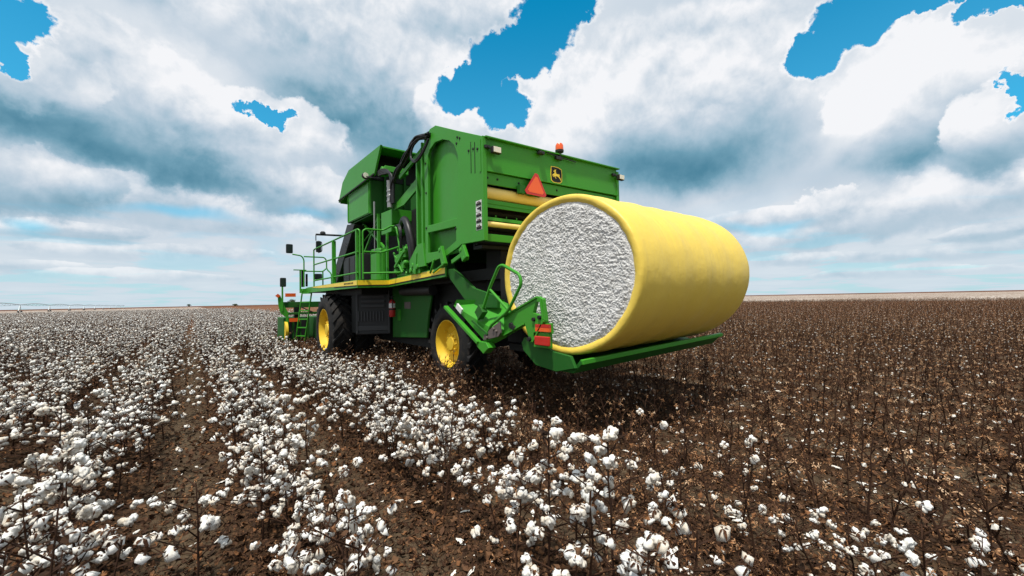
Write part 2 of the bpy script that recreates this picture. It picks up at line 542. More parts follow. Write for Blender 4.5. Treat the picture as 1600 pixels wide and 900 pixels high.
# gate fittings
def work_light(x, z, side):
    m = MB()
    m.box((x-.085, YR-.13, z-.055), (x+.085, YR-.05, z+.055))
    o = m.build('work_light', BK, HV, bevel=.012)
    m = MB(); m.box((x-.072, YR-.139, z-.045), (x+.072, YR-.1305, z+.045)); m.build('lens', M['lamp'], o, bevel=.004)
    m = MB()
    m.tube([(x-.09*side, YR-.06, z+.02), (x-.13*side, YR-.05, z+.05), (x-.15*side, YR+.0, z+.03)], .014, 6)
    m.box((x-.16*side-.02, YR-.05, z+.03), (x-.10*side+.02, YR+.0, z+.075))
    m.build('bracket', BK, o)
work_light(3.89, 4.16, 1); work_light(7.07, 4.24, 1)
m = MB()
m.lathe((5.38, YR-.03, 4.40), 'Z', [(0, .03), (.04, .03), (.045, .075), (.07, .08), (.085, .08)], 20)
be = m.build('beacon', BK, HV, smooth=40)
m = MB(); m.lathe((5.38, YR-.03, 4.486), 'Z', [(0, .076), (.09, .072), (.12, .055), (.133, .02), (.134, .001)], 20)
m.build('beacon_lens', M['amber'], be, smooth=40)
m = MB(); m.box((5.27, YR-.07, 4.30), (5.42, YR-.01, 4.355)); m.bar((5.38, YR-.03, 4.34), (5.38, YR-.03, 4.41), .04, .04); m.bar((5.05, YR-.04, 4.372), (5.8, YR-.04, 4.34), .02, .012)
m.build('beacon_bracket', BK, be)
m = MB(); m.box((4.83, YR-.10, 4.30), (4.95, YR-.02, 4.355)); m.lathe((4.87, YR-.11, 4.33), 'Y', [(0, .024), (.03, .03)], 10)
m.build('rear_camera', BK, HV, bevel=.008)
# slow-vehicle triangle (edge-cut corners) with red rim
def tri(k, cx=4.745, cz=3.705):
    P = [(-.25, -.10), (-.21, -.155), (.20, -.165), (.245, -.12), (.055, .225), (-.01, .235)]
    return [(cx+a*k, cz+b*k) for a, b in P]
m = MB(); m.plate('Y', YR-.075, .006, tri(1)); sm = m.build('warning_triangle', M['red'], HV)
sm['label'] = 'orange slow vehicle triangle with a red rim'
m = MB(); m.plate('Y', YR-.0785, .003, tri(.74)); m.build('triangle_face', M['orange'], sm)
m = MB(); m.box((4.40, YR-.06, 3.55), (4.52, YR+.02, 3.69)); m.box((4.62, YR-.068, 3.55), (4.90, YR+.03, 3.66)); m.build('triangle_bracket', GD, sm)
# emblem: black shield with a leaping deer
def shield(k, cx=5.315, cz=4.02):
    P = [(-.13, .135), (-.05, .145), (.05, .140), (.125, .115), (.135, .03), (.13, -.10), (.08, -.135), (0, -.145), (-.08, -.14), (-.13, -.11), (-.14, 0)]
    return [(cx+a*k, cz+b*k) for a, b in P]
m = MB(); m.plate('Y', YR-.006, .006, shield(1.06)); em = m.build('emblem', M['emblem_yellow'], HV)
m = MB(); m.plate('Y', YR-.0085, .0025, shield(.95)); m.build('emblem_field', CH, em)
deer = [(-.085, -.045), (-.105, -.02), (-.10, .005), (-.07, .02), (-.055, .03), (-.05, .06), (-.075, .055), (-.08, .066), (-.05, .085), (-.055, .10), (-.035, .088), (-.01, .11), (-.02, .085), (-.025, .06), (-.01, .025), (.03, .022), (.06, .03), (.075, .015), (.07, -.015), (.10, -.055), (.115, -.085), (.105, -.09), (.075, -.055), (.035, -.025), (-.01, -.018), (-.04, -.03), (-.01, -.06), (-.02, -.066), (-.06, -.03), (-.08, -.01), (-.085, -.02), (-.07, -.04)]
m = MB(); m.plate('Y', YR-.011, .0025, [(5.315+a*1.0, 4.015+b) for a, b in deer]); m.build('emblem_deer', M['emblem_yellow'], em)

# ---- builder front posts, brackets, braces
m = MB()
m.bar((3.76, 7.74, 2.5), (3.76, 7.74, 4.98), .05, .13); m.bar((3.76, 8.02, 2.35), (3.76, 8.02, 4.70), .06, .10)
m.bar((3.80, 7.90, 2.6), (3.80, 7.90, 4.85), .02, .10)
m.build('front_post', G, HV, bevel=.005)
m = MB()
m.plate('X', 3.80, .05, [(8.06, 4.42), (9.45, 4.03), (9.45, 3.93), (8.9, 3.94), (8.06, 4.18)])
m.build('post_arm', G, HV, bevel=.004)
m = MB()
m.plate('X', 3.68, .05, [(8.35, 2.62), (7.95, 2.92), (7.70, 2.92), (7.60, 2.45), (8.35, 2.43)])
m.bar((3.70, 8.1, 2.32), (3.70, 8.02, 2.75), .07, .12)
m.build('post_foot', G, HV, bevel=.004)
for (ya, za, yb, zb, w_) in ((6.90, 2.74, 6.76, 2.40, .13), (6.14, 2.66, 6.02, 2.44, .16)):
    m = MB(); m.bar((3.66, ya, za), (3.66, yb, zb), .06, w_); m.cyl((3.62, yb+.02, zb+.02), (3.72, yb+.02, zb+.02), .035, 10)
    m.lathe((3.64, ya, za-.05), 'X', [(-.02, .001), (-.02, .035), (.02, .04)], 10)
    m.build('hanger_bracket', G, HV, bevel=.006)
m = MB(); m.bar((3.70, 6.05, 2.58), (3.70, 6.55, 2.44), .04, .07); m.bar((3.70, 6.8, 2.45), (3.70, 7.3, 2.30), .03, .03)
m.tube(arc((3.70, 7.25, 2.55), (3.66, 7.3, 2.35), (3.70, 7.42, 2.30)), .022, 8)
m.build('linkage', G, HV, bevel=.004)

# ---- accumulator box with overhanging hood
m = MB()
XA0, XA1 = 3.60, 7.20
side = [(9.77, 5.55), (10.24, 4.93), (12.59, 4.95), (13.42, 4.86), (12.98, 5.38), (12.36, 5.60)]
for xx, t in ((XA0, .05), (XA1-.05, .05)): m.plate('X', xx, t, side)
def skin(pts, th):                                                # bent sheet across the machine between the hood's side plates
    q = []
    for (y, z) in pts: q += [(XA0+.05, y, z), (XA1-.05, y, z), (XA0+.05, y, z-th), (XA1-.05, y, z-th)]
    fs = []
    for i in range(len(pts)-1):
        a, b = 4*i, 4*i+4
        fs += [(a, a+1, b+1, b), (a+2, b+2, b+3, a+3)]
    fs += [(0, 2, 3, 1), (4*len(pts)-4, 4*len(pts)-3, 4*len(pts)-1, 4*len(pts)-2)]
    m.add(q, fs)
skin([(9.78, 5.535), (12.35, 5.585), (12.96, 5.37), (13.40, 4.87)], .04)
m.build('accumulator_hood', G, HV, bevel=.006)
m = MB()
m.plate('X', 3.66, .04, [(10.74, 4.06), (12.67, 4.10), (12.67, 4.94), (10.76, 4.92)])
m.box((3.66, 12.63, 4.1), (7.1, 12.67, 4.94))
m.bar((3.652, 10.82, 4.10), (3.652, 12.6, 4.13), .012, .03); m.bar((3.652, 12.62, 4.12), (3.652, 12.62, 4.9), .012, .03); m.bar((3.652, 10.8, 4.08), (3.652, 10.8, 4.9), .012, .03)
m.build('accumulator_side', G, HV, bevel=.005)
m = MB()
m.box((3.70, 10.74, 4.02), (7.1, 10.78, 5.50))
m.box((3.70, 10.78, 4.03), (7.1, 12.6, 4.06))
for xx in (4.05, 4.6): m.bar((xx, 10.70, 4.05), (xx, 10.70, 5.3), .06, .06)
m.build('accumulator_rear', GD, HV, bevel=.004)  # darkened green paints in the shade on this rear face
m = MB(); m.box((3.72, 10.70, 4.95), (7.08, 10.735, 5.5)); m.box((3.66, 10.3, 5.46), (7.14, 10.74, 5.48)); m.build('accumulator_mouth_shade', CH, HV)  # black sheets painting the shade inside the open hood
m = MB()
m.bar((3.585, 10.22, 4.945), (3.585, 13.35, 4.905), .02, .035)
m.build('hood_edge', CH, HV)
m = MB()                                                          # roof lamp of the walkway
m.lathe((3.50, 10.55, 4.98), 'Y', [(0, .001), (.0, .075), (.07, .085), (.12, .05), (.13, .001)], 14)
wl_ = m.build('walkway_lamp', BK, HV, smooth=40)
m = MB(); m.lathe((3.50, 10.545, 4.98), 'Y', [(-.006, .001), (-.006, .065), (0, .07)], 14); m.build('lens', M['lamp'], wl_)
m = MB(); m.bar((3.5, 10.5, 4.93), (3.75, 10.2, 4.86), .03, .03); m.build('bracket', BK, wl_)
m = MB(); m.cyl((3.55, 10.1, 3.0), (3.55, 10.1, 3.95), .012, 8); m.cyl((3.55, 10.1, 3.55), (3.55, 10.1, 4.22), .022, 10)
m.build('gas_strut', M['steel'], HV, smooth=40)
# service box with sloped base
m = MB()
m.plate('X', 3.80, .55, [(10.32, 3.44), (9.66, 3.44), (9.62, 3.72), (9.62, 3.98), (10.32, 4.0)])
m.build('valve_box', G, HV, bevel=.01)
m = MB()
m.plate('Y', 9.60, .02, [(3.80, 3.62), (3.80, 3.985), (4.55, 3.985), (4.55, 3.88), (4.3, 3.74)])
m.build('valve_cover', G, HV, bevel=.004)
# green housing and the frame below the accumulator
m = MB()
m.box((3.75, 10.30, 2.3), (3.95, 11.0, 3.02)); m.cyl((3.82, 10.35, 2.3), (3.82, 10.35, 3.02), .16, 20)
m.plate('X', 3.74, .24, [(10.2, 3.02), (11.05, 3.02), (10.9, 3.14), (10.3, 3.12)])
m.build('pump_housing', G, HV, bevel=.02)
m = MB()
m.bar((3.9, 10.3, 3.1), (3.9, 12.0, 4.0), .05, .06); m.bar((3.9, 12.0, 3.1), (3.9, 10.8, 4.0), .05, .06); m.bar((3.85, 10.65, 2.3), (3.85, 10.65, 4.05), .07, .07)
m.bar((3.9, 12.3, 3.4), (3.9, 10.6, 3.9), .03, .03)
m.build('truss', G, HV, bevel=.004)
# black sloping duct to the cab and side tank
m = MB()
m.plate('X', 3.60, .55, [(12.55, 4.04), (11.85, 3.94), (13.75, 2.34), (14.45, 2.34)])
for k in range(4): m.bar((3.585, 12.3+k*.45, 3.85-k*.37), (3.585, 12.0+k*.45, 3.75-k*.37), .03, .03)
m.build('air_duct', BK, HV, bevel=.03)
m = MB()
m.box((3.62, 11.35, 2.32), (4.3, 13.0, 3.08))
for yy in (11.9, 12.45): m.box((3.60, yy-.04, 2.34), (3.63, yy+.04, 3.06))
m.build('side_tank', BK, HV, bevel=.05)
# fan / engine bay wall behind hoses
m = MB()
m.box((4.42, 8.0, 2.3), (6.5, 9.3, 3.4)); m.cyl((4.2, 9.0, 2.9), (4.6, 9.0, 2.9), .42, 24)
m.box((4.3, 9.35, 2.3), (6.6, 12.9, 4.0))
m.build('engine_bay', CH, HV)
# hydraulic valves
m = MB()
random.seed(11)
for (yy, zz, rr) in ((9.02, 2.80, .11), (8.78, 2.90, .09), (9.28, 2.72, .10), (9.35, 2.46, .08), (8.80, 2.62, .06)):
    m.lathe((3.74+.03*(yy-9), yy, zz), 'X', [(0, .001), (0, rr*.7), (.05, rr), (.22, rr), (.28, rr*.6), (.5, rr*.6)], 12)
m.box((3.76, 8.75, 2.74), (4.0, 9.3, 2.84)); m.box((3.78, 8.92, 2.50), (3.95, 9.12, 2.66)); m.box((3.75, 9.18, 2.55), (3.9, 9.30, 2.64)); m.bar((3.76, 8.7, 2.95), (3.76, 9.35, 2.55), .05, .07); m.bar((3.77, 9.45, 2.9), (3.77, 8.95, 2.40), .04, .05); m.box((3.86, 8.9, 2.34), (4.2, 9.45, 2.50))
m.plate('X', 3.84, .1, [(8.85, 2.34), (9.45, 2.34), (9.30, 2.66), (9.15, 2.68)])
for k in range(5): m.cyl((3.80, 8.6+k*.16, 2.92), (3.80, 8.6+k*.16, 3.02), .03, 8)
m.box((3.82, 8.55, 2.88), (4.1, 9.3, 2.94))
m.build('hydraulic_valve', G, HV, bevel=.012)
m = MB()
for (yy, zz) in ((7.98, 2.46), (8.12, 2.38), (8.2, 2.5), (8.3, 2.40)): m.lathe((3.66, yy, zz), 'X', [(0, .001), (0, .05), (.06, .07), (.25, .06)], 10)
m.box((3.70, 7.9, 2.32), (3.9, 8.35, 2.42))
m.build('hydraulic_fitting', G, HV, bevel=.01)
# hoses
def hose(pts, r, name='hydraulic_hose', mat=None, n=10):
    m = MB(); m.tube(rounded(pts, .35, 6), r, n)
    return m.build(name, mat or M['hose'], HV, smooth=60)
hose([(3.9, 9.3, 3.52), (3.75, 8.75, 3.62), (3.70, 8.42, 3.35), (3.74, 8.28, 2.9), (3.80, 8.4, 2.35)], .075, n=14)
hose([(4.0, 9.2, 3.42), (3.82, 8.85, 3.45), (3.78, 8.6, 3.2), (3.80, 8.5, 2.7), (3.86, 8.6, 2.35)], .06, n=14)
for k in range(3):
    hose([(3.72, 9.3-k*.05, 3.50), (3.70, 9.0-k*.05, 3.50), (3.68, 8.85-k*.05, 3.3), (3.72, 8.95-k*.04, 2.95)], .014)
# hose bundle over the top of the builder
random.seed(21)
for k in range(9):
    j = lambda s=.06: random.uniform(-s, s)
    hose([(3.66+j(), 7.35+j(), 4.99+j()), (3.60+j(), 7.8+j(.08), 5.06+j(.05)), (3.62+j(), 8.35+j(.1), 4.86+j(.05)), (3.68+j(), 9.0+j(.1), 4.72+j(.05)), (3.72+j(), 9.4+j(.06), 4.45+j()), (3.74+j(), 9.42+j(), 4.1+j())], random.choice((.018, .022, .028)))
for k in range(2):
    hose([(3.62, 7.25+k*.03, 4.88-k*.04), (3.58, 7.45, 4.68-k*.05), (3.56, 7.75, 4.55-k*.03), (3.58, 8.02, 4.72), (3.60, 7.95, 4.95), (3.62, 7.6, 5.03)], .022)
for k in range(4):
    hose([(3.66, 10.1-k*.02, 4.98-k*.035), (3.66, 9.85, 4.98-k*.04), (3.68, 9.45-k*.04, 4.86-k*.03), (3.70, 9.38-k*.04, 4.5), (3.72, 9.40-k*.04, 4.05)], .024)
m = MB()
m.tube(rounded([(3.72, 9.50, 3.98), (3.72, 9.50, 4.40), (3.70, 9.47, 4.62)], .2), .07, 14)
for zz in (4.1, 4.22, 4.34, 4.46): m.lathe((3.72, 9.50, zz), 'Z', [(0, .07), (.01, .08), (.05, .08), (.06, .07)], 14)
m.build('exhaust_sleeve', M['steel'], HV, smooth=40)
m = MB()
m.box((3.70, 9.75, 4.92), (4.3, 10.2, 5.06)); m.cyl((3.66, 9.9, 4.98), (3.8, 9.9, 4.98), .085, 14); m.cyl((3.66, 10.08, 4.94), (3.8, 10.08, 4.94), .07, 14)
m.build('hose_manifold', G, HV, bevel=.012)
m = MB(); m.box((3.72, 7.42, 4.96), (3.95, 7.66, 5.10)); m.cyl((3.66, 7.50, 5.02), (3.75, 7.50, 5.02), .075, 14); m.build('hose_manifold', G, HV, bevel=.012)
m = MB(); m.bar((3.72, 8.9, 4.55), (3.72, 7.7, 4.85), .05, .09); m.build('hose_carrier', G, HV, bevel=.006)

# ---- cab at the front (mostly behind the duct)
m = MB(); m.box((4.45, 14.0, 2.35), (6.35, 15.7, 3.9)); cab = m.build('cab', M['glass'], HV, bevel=.06)
m = MB(); m.box((4.38, 13.9, 3.905), (6.42, 15.85, 4.05)); m.build('cab_roof', G, cab, bevel=.05)

# ---- walkway platform, yellow stripe
m = MB()
m.box((3.76, 6.90, 2.20), (7.04, 9.70, 2.26)); m.box((3.02, 9.70, 2.12), (7.78, 14.2, 2.20))
m.plate('Z', 2.10, .09, [(3.02, 14.2), (3.02, 14.75), (3.25, 15.2), (7.55, 15.2), (7.78, 14.75), (7.78, 14.2)])
m.build('platform_deck', GD, HV)
def rail_skin(x, pts_top, pts_bot, name, mat, t=.03):
    m = MB(); m.plate('X', x, t, pts_top+pts_bot[::-1]); return m.build(name, mat, HV, bevel=.003)
rail_skin(3.735, [(6.87, 2.385), (9.72, 2.285)], [(6.87, 2.195), (9.72, 2.105)], 'platform_skirt', G)
rail_skin(2.985, [(9.66, 2.27), (14.8, 2.275), (15.1, 2.26)], [(9.66, 2.085), (14.8, 2.10), (15.1, 2.12)], 'platform_skirt', G)
m = MB(); m.plate('Y', 9.66, .03, [(3.016, 2.085), (3.734, 2.105), (3.734, 2.285), (3.016, 2.27)]); m.build('platform_skirt', G, HV)
m = MB()
m.plate('X', 3.73, .004, [(6.89, 2.365), (9.71, 2.265), (9.71, 2.165), (6.89, 2.26)])
m.plate('X', 2.98, .004, [(9.68, 2.255), (13.2, 2.27), (14.3, 2.26), (13.2, 2.20), (9.68, 2.145)])
m.plate('Y', 9.655, .004, [(2.99, 2.145), (3.735, 2.165), (3.735, 2.265), (2.99, 2.255)])
m.build('yellow_stripe', M['stripe'], HV)
m = MB()
m.plate('X', 3.729, .004, [(6.89, 2.257), (9.71, 2.162), (9.71, 2.14), (6.89, 2.235)])
m.plate('Y', 9.654, .004, [(2.99, 2.12), (3.73, 2.14), (3.73, 2.162), (2.99, 2.142)])
m.plate('X', 2.979, .004, [(9.68, 2.142), (11.6, 2.168), (11.6, 2.150), (9.68, 2.12)])
for k in range(7): m.box((2.977, 9.95+k*.11, 2.185+.001*k), (2.981, 10.02+k*.11, 2.225+.001*k))   # small dark letters on the stripe
m.build('stripe_line', CH, HV)
m = MB()
m.plate('X', 3.78, .06, [(6.93, 2.34), (6.66, 2.33), (5.98, 1.95), (5.3, 1.80), (5.3, 1.62), (6.02, 1.62), (6.30, 1.78), (6.80, 2.16)])
m.build('rear_brace', GD, HV, bevel=.005)

# ---- railings
def rail(*paths, r=.022, name='handrail'):
    m = MB()
    for p in paths: m.tube(rounded(p, .09, 4), r, 8)
    return m.build(name, G, HV, smooth=60)
xr_ = 3.03
rail([(xr_, 14.10, 2.28), (xr_, 14.10, 3.42), (xr_, 14.02, 3.44), (xr_, 9.72, 3.44), (xr_+.03, 9.68, 3.40), (xr_+.03, 9.68, 2.28)],
     [(xr_, 14.1, 2.96), (xr_, 9.70, 2.92)], [(xr_, 14.1, 2.46), (xr_, 9.70, 2.44)])
m = MB(); m.bar((xr_, 11.78, 2.27), (xr_, 11.78, 3.42), .05, .10); m.build('rail_post', G, HV, bevel=.004)
m = MB(); m.bar((xr_, 9.8, 2.27), (xr_, 9.8, 3.43), .06, .06); m.build('rail_post', G, HV, bevel=.004)
rail([(3.12, 9.66, 2.28), (3.12, 9.66, 3.40), (3.2, 9.66, 3.45), (3.60, 9.66, 3.45), (3.76, 9.5, 3.56), (3.80, 9.35, 3.50), (3.80, 8.95, 2.45)],
     [(3.12, 9.66, 2.92), (3.55, 9.66, 2.92), (3.80, 9.2, 3.02)], [(3.12, 9.66, 2.42), (3.80, 9.1, 2.42), (3.80, 8.95, 2.45)])
m = MB(); m.bar((3.72, 9.72, 2.28), (3.72, 9.72, 3.4), .05, .05); m.build('rail_post', G, HV, bevel=.004)
rail([(2.92, 15.0, 2.30), (2.92, 15.0, 3.20), (2.85, 15.0, 3.32), (2.58, 15.0, 3.36)], [(2.92, 15.0, 3.30), (3.55, 15.0, 3.30), (3.62, 15.0, 3.2), (3.62, 15.0, 2.9), (3.75, 14.9, 2.75), (3.75, 14.9, 2.3)],
     [(2.92, 15.0, 2.82), (3.50, 15.0, 2.82), (3.60, 15.0, 2.92)], [(3.5, 15.0, 2.82), (3.5, 15.0, 2.3)])
# front end post of the walkway
m = MB(); m.box((2.80, 15.02, 2.22), (2.84, 15.10, 2.84)); m.box((2.62, 15.02, 2.84), (3.0, 15.08, 2.87)); m.box((2.80, 15.0, 2.10), (3.0, 15.1, 2.24)); m.build('gate_post', G, HV, bevel=.004)
m = MB(); m.box((2.87, 15.1, 2.30), (2.95, 15.18, 2.86)); m.box((3.0, 15.12, 2.32), (3.06, 15.2, 2.74)); m.build('gate_hinge', BK, HV, bevel=.01)
# mirrors
def mirror(c, w, h, name='mirror', d=.08):
    x, y, z = c
    m = MB(); m.box((x-w/2, y, z-h/2), (x+w/2, y+d, z+h/2)); o = m.build(name, BK, HV, bevel=.03)
    m = MB(); m.box((x-w/2+.02, y-.004, z-h/2+.02), (x+w/2-.02, y-.0005, z+h/2-.02)); m.build('mirror_glass', M['glass'], o)
    return o
mirror((2.50, 15.0, 3.54), .20, .30)
mirror((3.38, 15.0, 3.66), .17, .38)
mirror((3.34, 14.9, 2.64), .24, .20)
mirror((2.36, 15.3, 2.46), .18, .30)
m = MB()
m.tube([(3.3, 15.05, 4.07), (4.5, 15.0, 4.10)], .035, 8); m.tube([(3.30, 15.05, 4.07), (3.30, 15.05, 3.86)], .016, 6)
m.lathe((3.52, 15.05, 4.09), 'Z', [(0, .09), (.06, .09), (.10, .05), (.101, .001)], 12)
m.tube(rounded([(3.38, 15.1, 3.86), (3.50, 15.1, 3.84), (3.50, 15.1, 3.5), (3.38, 15.1, 3.46)], .06), .012, 6)
m.build('mirror_boom', BK, HV)
# ladder
m = MB()
m.bar((2.86, 14.92, 2.20), (2.80, 15.75, .50), .03, .07); m.bar((3.06, 14.52, 2.20), (3.0, 15.35, .50), .03, .07)
ld = m.build('ladder', G, HV, bevel=.004)
for k in range(6):
    t = (k+.4)/6
    y0, z0 = 14.92+.83*t, 2.20-1.70*t
    m = MB(); m.bar((2.86-.06*t, y0, z0), (3.06-.06*t, y0-.40, z0), .05, .035); m.build('rung', G, ld)

# ---- chassis, engine panels
m = MB()
m.box((4.35, 6.2, 1.25), (4.75, 15.0, 2.1)); m.box((6.05, 6.2, 1.25), (6.45, 15.0, 2.1)); m.box((4.75, 6.5, 1.5), (6.05, 14.8, 2.09))
m.box((4.0, 12.2, .75), (6.8, 13.0, 1.45)); m.box((4.6, 7.2, .75), (6.2, 7.6, 1.2))
m.box((4.0, 5.2, 1.55), (6.8, 5.5, 2.1)); m.box((4.25, 8.3, .7), (6.55, 11.8, 1.9)); m.box((4.1, 5.3, 2.1), (6.7, 9.5, 2.3))
m.box((3.35, 10.5, 1.95), (7.4, 14.0, 2.1)); m.box((4.2, 5.75, 1.9), (6.6, 6.2, 2.62))
m.build('chassis', CH, HV)
m = MB()
m.plate('X', 4.12, .06, [(8.50, .93), (10.45, .83), (10.45, 2.18), (8.2, 2.18), (8.25, 1.8), (8.40, 1.4)])
tank = m.build('fuel_tank_panel', GD, HV, bevel=.02)  # darkened green stands in for the shade under the platform
m = MB()
m.box((4.11, 9.30, 1.58), (4.12, 9.66, 1.74)); m.build('tank_label', M['worn'], tank)
m = MB(); m.box((4.12, 9.90, 1.28), (4.105, 10.08, 1.56)); m.build('tank_cap_cover', M['green'], tank)
m = MB(); m.cyl((4.1, 8.1, 1.98), (4.05, 9.6, 2.0), .11, 16); m.build('air_pipe', BK, HV, smooth=40)
# black louvred engine panel (stands at an angle between walkway edge and tank)
m = MB()
p0, p1 = Vector((3.34, 10.95, 0)), Vector((4.09, 10.50, 0))
dv = (p1-p0).normalized(); nv = Vector((dv.y, -dv.x, 0))
L_ = (p1-p0).length
def PB(u, w, z): q = p0+dv*u+nv*w; return (q.x, q.y, z)
def pbox(m, u0, u1, w0, w1, z0, z1):
    m.add([PB(u0, w0, z0), PB(u1, w0, z0), PB(u1, w1, z0), PB(u0, w1, z0), PB(u0, w0, z1), PB(u1, w0, z1), PB(u1, w1, z1), PB(u0, w1, z1)],
          [(0, 3, 2, 1), (4, 5, 6, 7), (0, 1, 5, 4), (1, 2, 6, 5), (2, 3, 7, 6), (3, 0, 4, 7)])
pbox(m, 0, L_, -.08, 0, .92, 2.10)
ep = m.build('engine_panel', BK, HV, bevel=.02)
m = MB()
for k in range(4): pbox(m, .14, L_-.14, 0.002, .045, 1.62+k*.12, 1.685+k*.12)
for k in range(9): pbox(m, .06+k*.075, .095+k*.075, 0.002, .028, 1.26, 1.52)
pbox(m, 0.02, .06, .002, .03, .95, 2.05); pbox(m, L_-.06, L_-.02, .002, .03, .95, 2.05); pbox(m, .06, L_-.06, .002, .02, 1.02, 1.14)
m.build('louvre', M['grille'], ep, bevel=.008)
m = MB(); m.box((3.40, 11.0, .95), (3.45, 11.5, 2.0)); m.build('inner_guard', CH, HV)

# ---- wheels
def wheel(cx, cy, r, w, rr, lugs=22, sgn=-1, zc=1.0):
    """cx: outer face of the rim; the tyre reaches inwards (sgn=-1 faces -X)"""
    s = -sgn
    root = bpy.data.objects.new('wheel', None); COL.objects.link(root)
    root.parent = HV; root.location = Vector((cx, cy, zc-.04)) - HV.location
    C = Vector((cx, cy, zc-.04))
    m = MB()
    prof = [(-.00, rr), (-.03, rr+.03), (-.05, rr+.10), (-.03, r-.16), (.02, r-.07), (.10, r-.05), (w-.10, r-.05), (w-.02, r-.07), (w+.03, r-.16), (w+.05, rr+.10), (w+.02, rr)]
    m.lathe(C, 'X', [(a*s, b) for a, b in prof], 56, False)
    for k in range(lugs):
        for half in (0, 1):
            t0 = 2*PI*(k+.5*half)/lugs
            vs = []
            for (u, dt) in ((0, 0), (1, .30)):
                xx = (w*.5 + (w*.52)*(u if half else -u))
                for dd in (-.035, .035):
                    for rad in (r-.09, r):
                        t = t0+dt+dd/r*1.1
                        if u == 1: rad -= .015
                        vs.append(C+Vector((xx*s, rad*math.cos(t), rad*math.sin(t))))
            m.add(vs, [(0, 1, 3, 2), (4, 6, 7, 5), (0, 4, 5, 1), (2, 3, 7, 6), (1, 5, 7, 3), (0, 2, 6, 4)])
    ty = m.build('tyre', M['tyre'], root, smooth=35)
    m = MB()
    prof = [(.01, rr-.02), (-.02, rr), (-.02, rr-.012), (.02, rr-.035), (.05, rr-.055), (.16, rr-.10), (.20, rr*.62), (.21, rr*.56), (.14, rr*.46), (.10, rr*.42), (.095, rr*.30), (.05, rr*.27), (.045, .001)]
    m.lathe(C, 'X', [(a*s, b) for a, b in prof], 48, False)
    for k in range(10):
        t = 2*PI*k/10
        m.lathe(C+Vector((0, rr*.36*math.cos(t), rr*.36*math.sin(t))), 'X', [(.06*s, .001), (.06*s, .018), (.10*s, .02)], 6)
    for k in range(2):
        t = PI*.2+PI*k
        m.lathe(C+Vector((0, rr*.80*math.cos(t), rr*.80*math.sin(t))), 'X', [(.10*s, .001), (.10*s, .022), (.17*s, .024)], 8)
    m.build('rim', M['yellow'], root, smooth=35)
    return root
for sg, xx in ((-1, 2.98), (1, 7.82)):
    wheel(xx, 12.63, 1.02, .50, .585, sgn=sg, zc=1.04); wheel(xx-sg*.62, 12.63, 1.02, .50, .585, sgn=sg, zc=1.04)
for sg, xx in ((-1, 4.05), (1, 6.75)): wheel(xx, 7.40, .86, .45, .475, 20, sgn=sg, zc=.93)

# ---- picking header
for k in range(6):
    xc = 2.86+k*1.02
    m = MB()
    m.box((xc-.40, 15.9, .50), (xc+.40, 17.2, 1.28))
    m.plate('X', xc-.30, .12, [(17.2, .5), (17.2, 1.25), (18.1, .45), (18.1, .35)]); m.plate('X', xc+.18, .12, [(17.2, .5), (17.2, 1.25), (18.1, .45), (18.1, .35)])
    ru = m.build('row_unit', GD, HV, bevel=.02)
    for j in range(3):
        m = MB(); m.box((xc-.30+j*.22, 15.87, .56), (xc-.16+j*.22, 15.895, 1.22)); m.build('grille', CH, ru)
m = MB(); m.box((2.45, 15.95, 1.62), (8.3, 16.15, 1.82)); m.bar((2.5, 15.9, 1.42), (8.2, 15.9, 1.42), .08, .08); m.build('header_beam', GD, HV, bevel=.01)
m = MB()
for k in range(6): m.box((2.8+k*1.02, 15.95, 1.28), (2.95+k*1.02, 16.1, 1.64))
m.build('header_linkage', CH, HV)
m = MB()
for k in range(5): m.tube(arc((2.9+k*.9, 15.92, 1.7), (3.2+k*.9, 15.8, 1.5), (3.5+k*.9, 15.92, 1.4)), .02, 6)
m.build('header_hose', M['hose'], HV)
m = MB(); m.plate('Y', 15.85, .05, [(2.28, 2.02), (2.36, 2.04), (2.46, 1.72), (2.60, 1.45), (2.62, .62), (2.54, .62), (2.52, 1.30), (2.36, 1.45), (2.30, 1.70)]); m.bar((2.42, 15.86, 1.5), (2.42, 15.86, 2.5), .05, .05)
m.build('header_end_guard', G, HV, bevel=.006)
for (x0, z0) in ((2.50, 2.05), (2.62, 1.20)):
    m = MB(); m.box((x0, 15.82, z0-.06), (x0+.32, 15.845, z0+.06)); m.build('side_reflector', M['orange'], HV)
m = MB(); m.plate('Y', 15.82, .02, [(2.20, 2.03), (2.28, 1.96), (2.36, 2.03), (2.28, 2.10)]); m.build('side_reflector', M['amber'], HV)
m = MB(); m.cyl((2.48, 15.9, .85), (2.56, 15.9, .85), .30, 24); m.build('header_gauge_wheel', M['yellow'], HV, smooth=40)

# ---- round-bale handler at the rear
m = MB()                                                           # left arm base: sloping plate with folded side
A = [(3.62, 6.28, 1.76), (3.62, 6.38, 1.66), (3.62, 5.40, 1.09), (3.62, 5.00, 1.24), (3.80, 4.86, 1.50), (4.15, 5.05, 1.74)]
m.add(A, [(0, 1, 2, 3, 4, 5)])
m.add([tuple(Vector(p)+Vector((.10, 0, -.06))) for p in A], [(0, 1, 2, 3, 4, 5)])
for i in range(6):
    a, b = Vector(A[i]), Vector(A[(i+1) % 6]); o_ = Vector((.10, 0, -.06))
    m.add([a, b, b+o_, a+o_], [(0, 1, 2, 3)])
m.build('handler_base', G, HV, bevel=.004)
m = MB()
m.bar((3.56, 6.56, 1.64), (3.56, 5.50, 1.08), .08, .05, (0, .4, 1)); m.bar((3.60, 6.45, 1.56), (3.60, 5.45, 1.02), .04, .06, (0, .4, 1))
m.plate('X', 3.55, .14, [(5.56, 1.10), (5.30, 1.10), (5.22, 1.02), (5.37, .92), (5.55, 1.02)])
m.build('handler_channel', G, HV, bevel=.006)
m = MB()
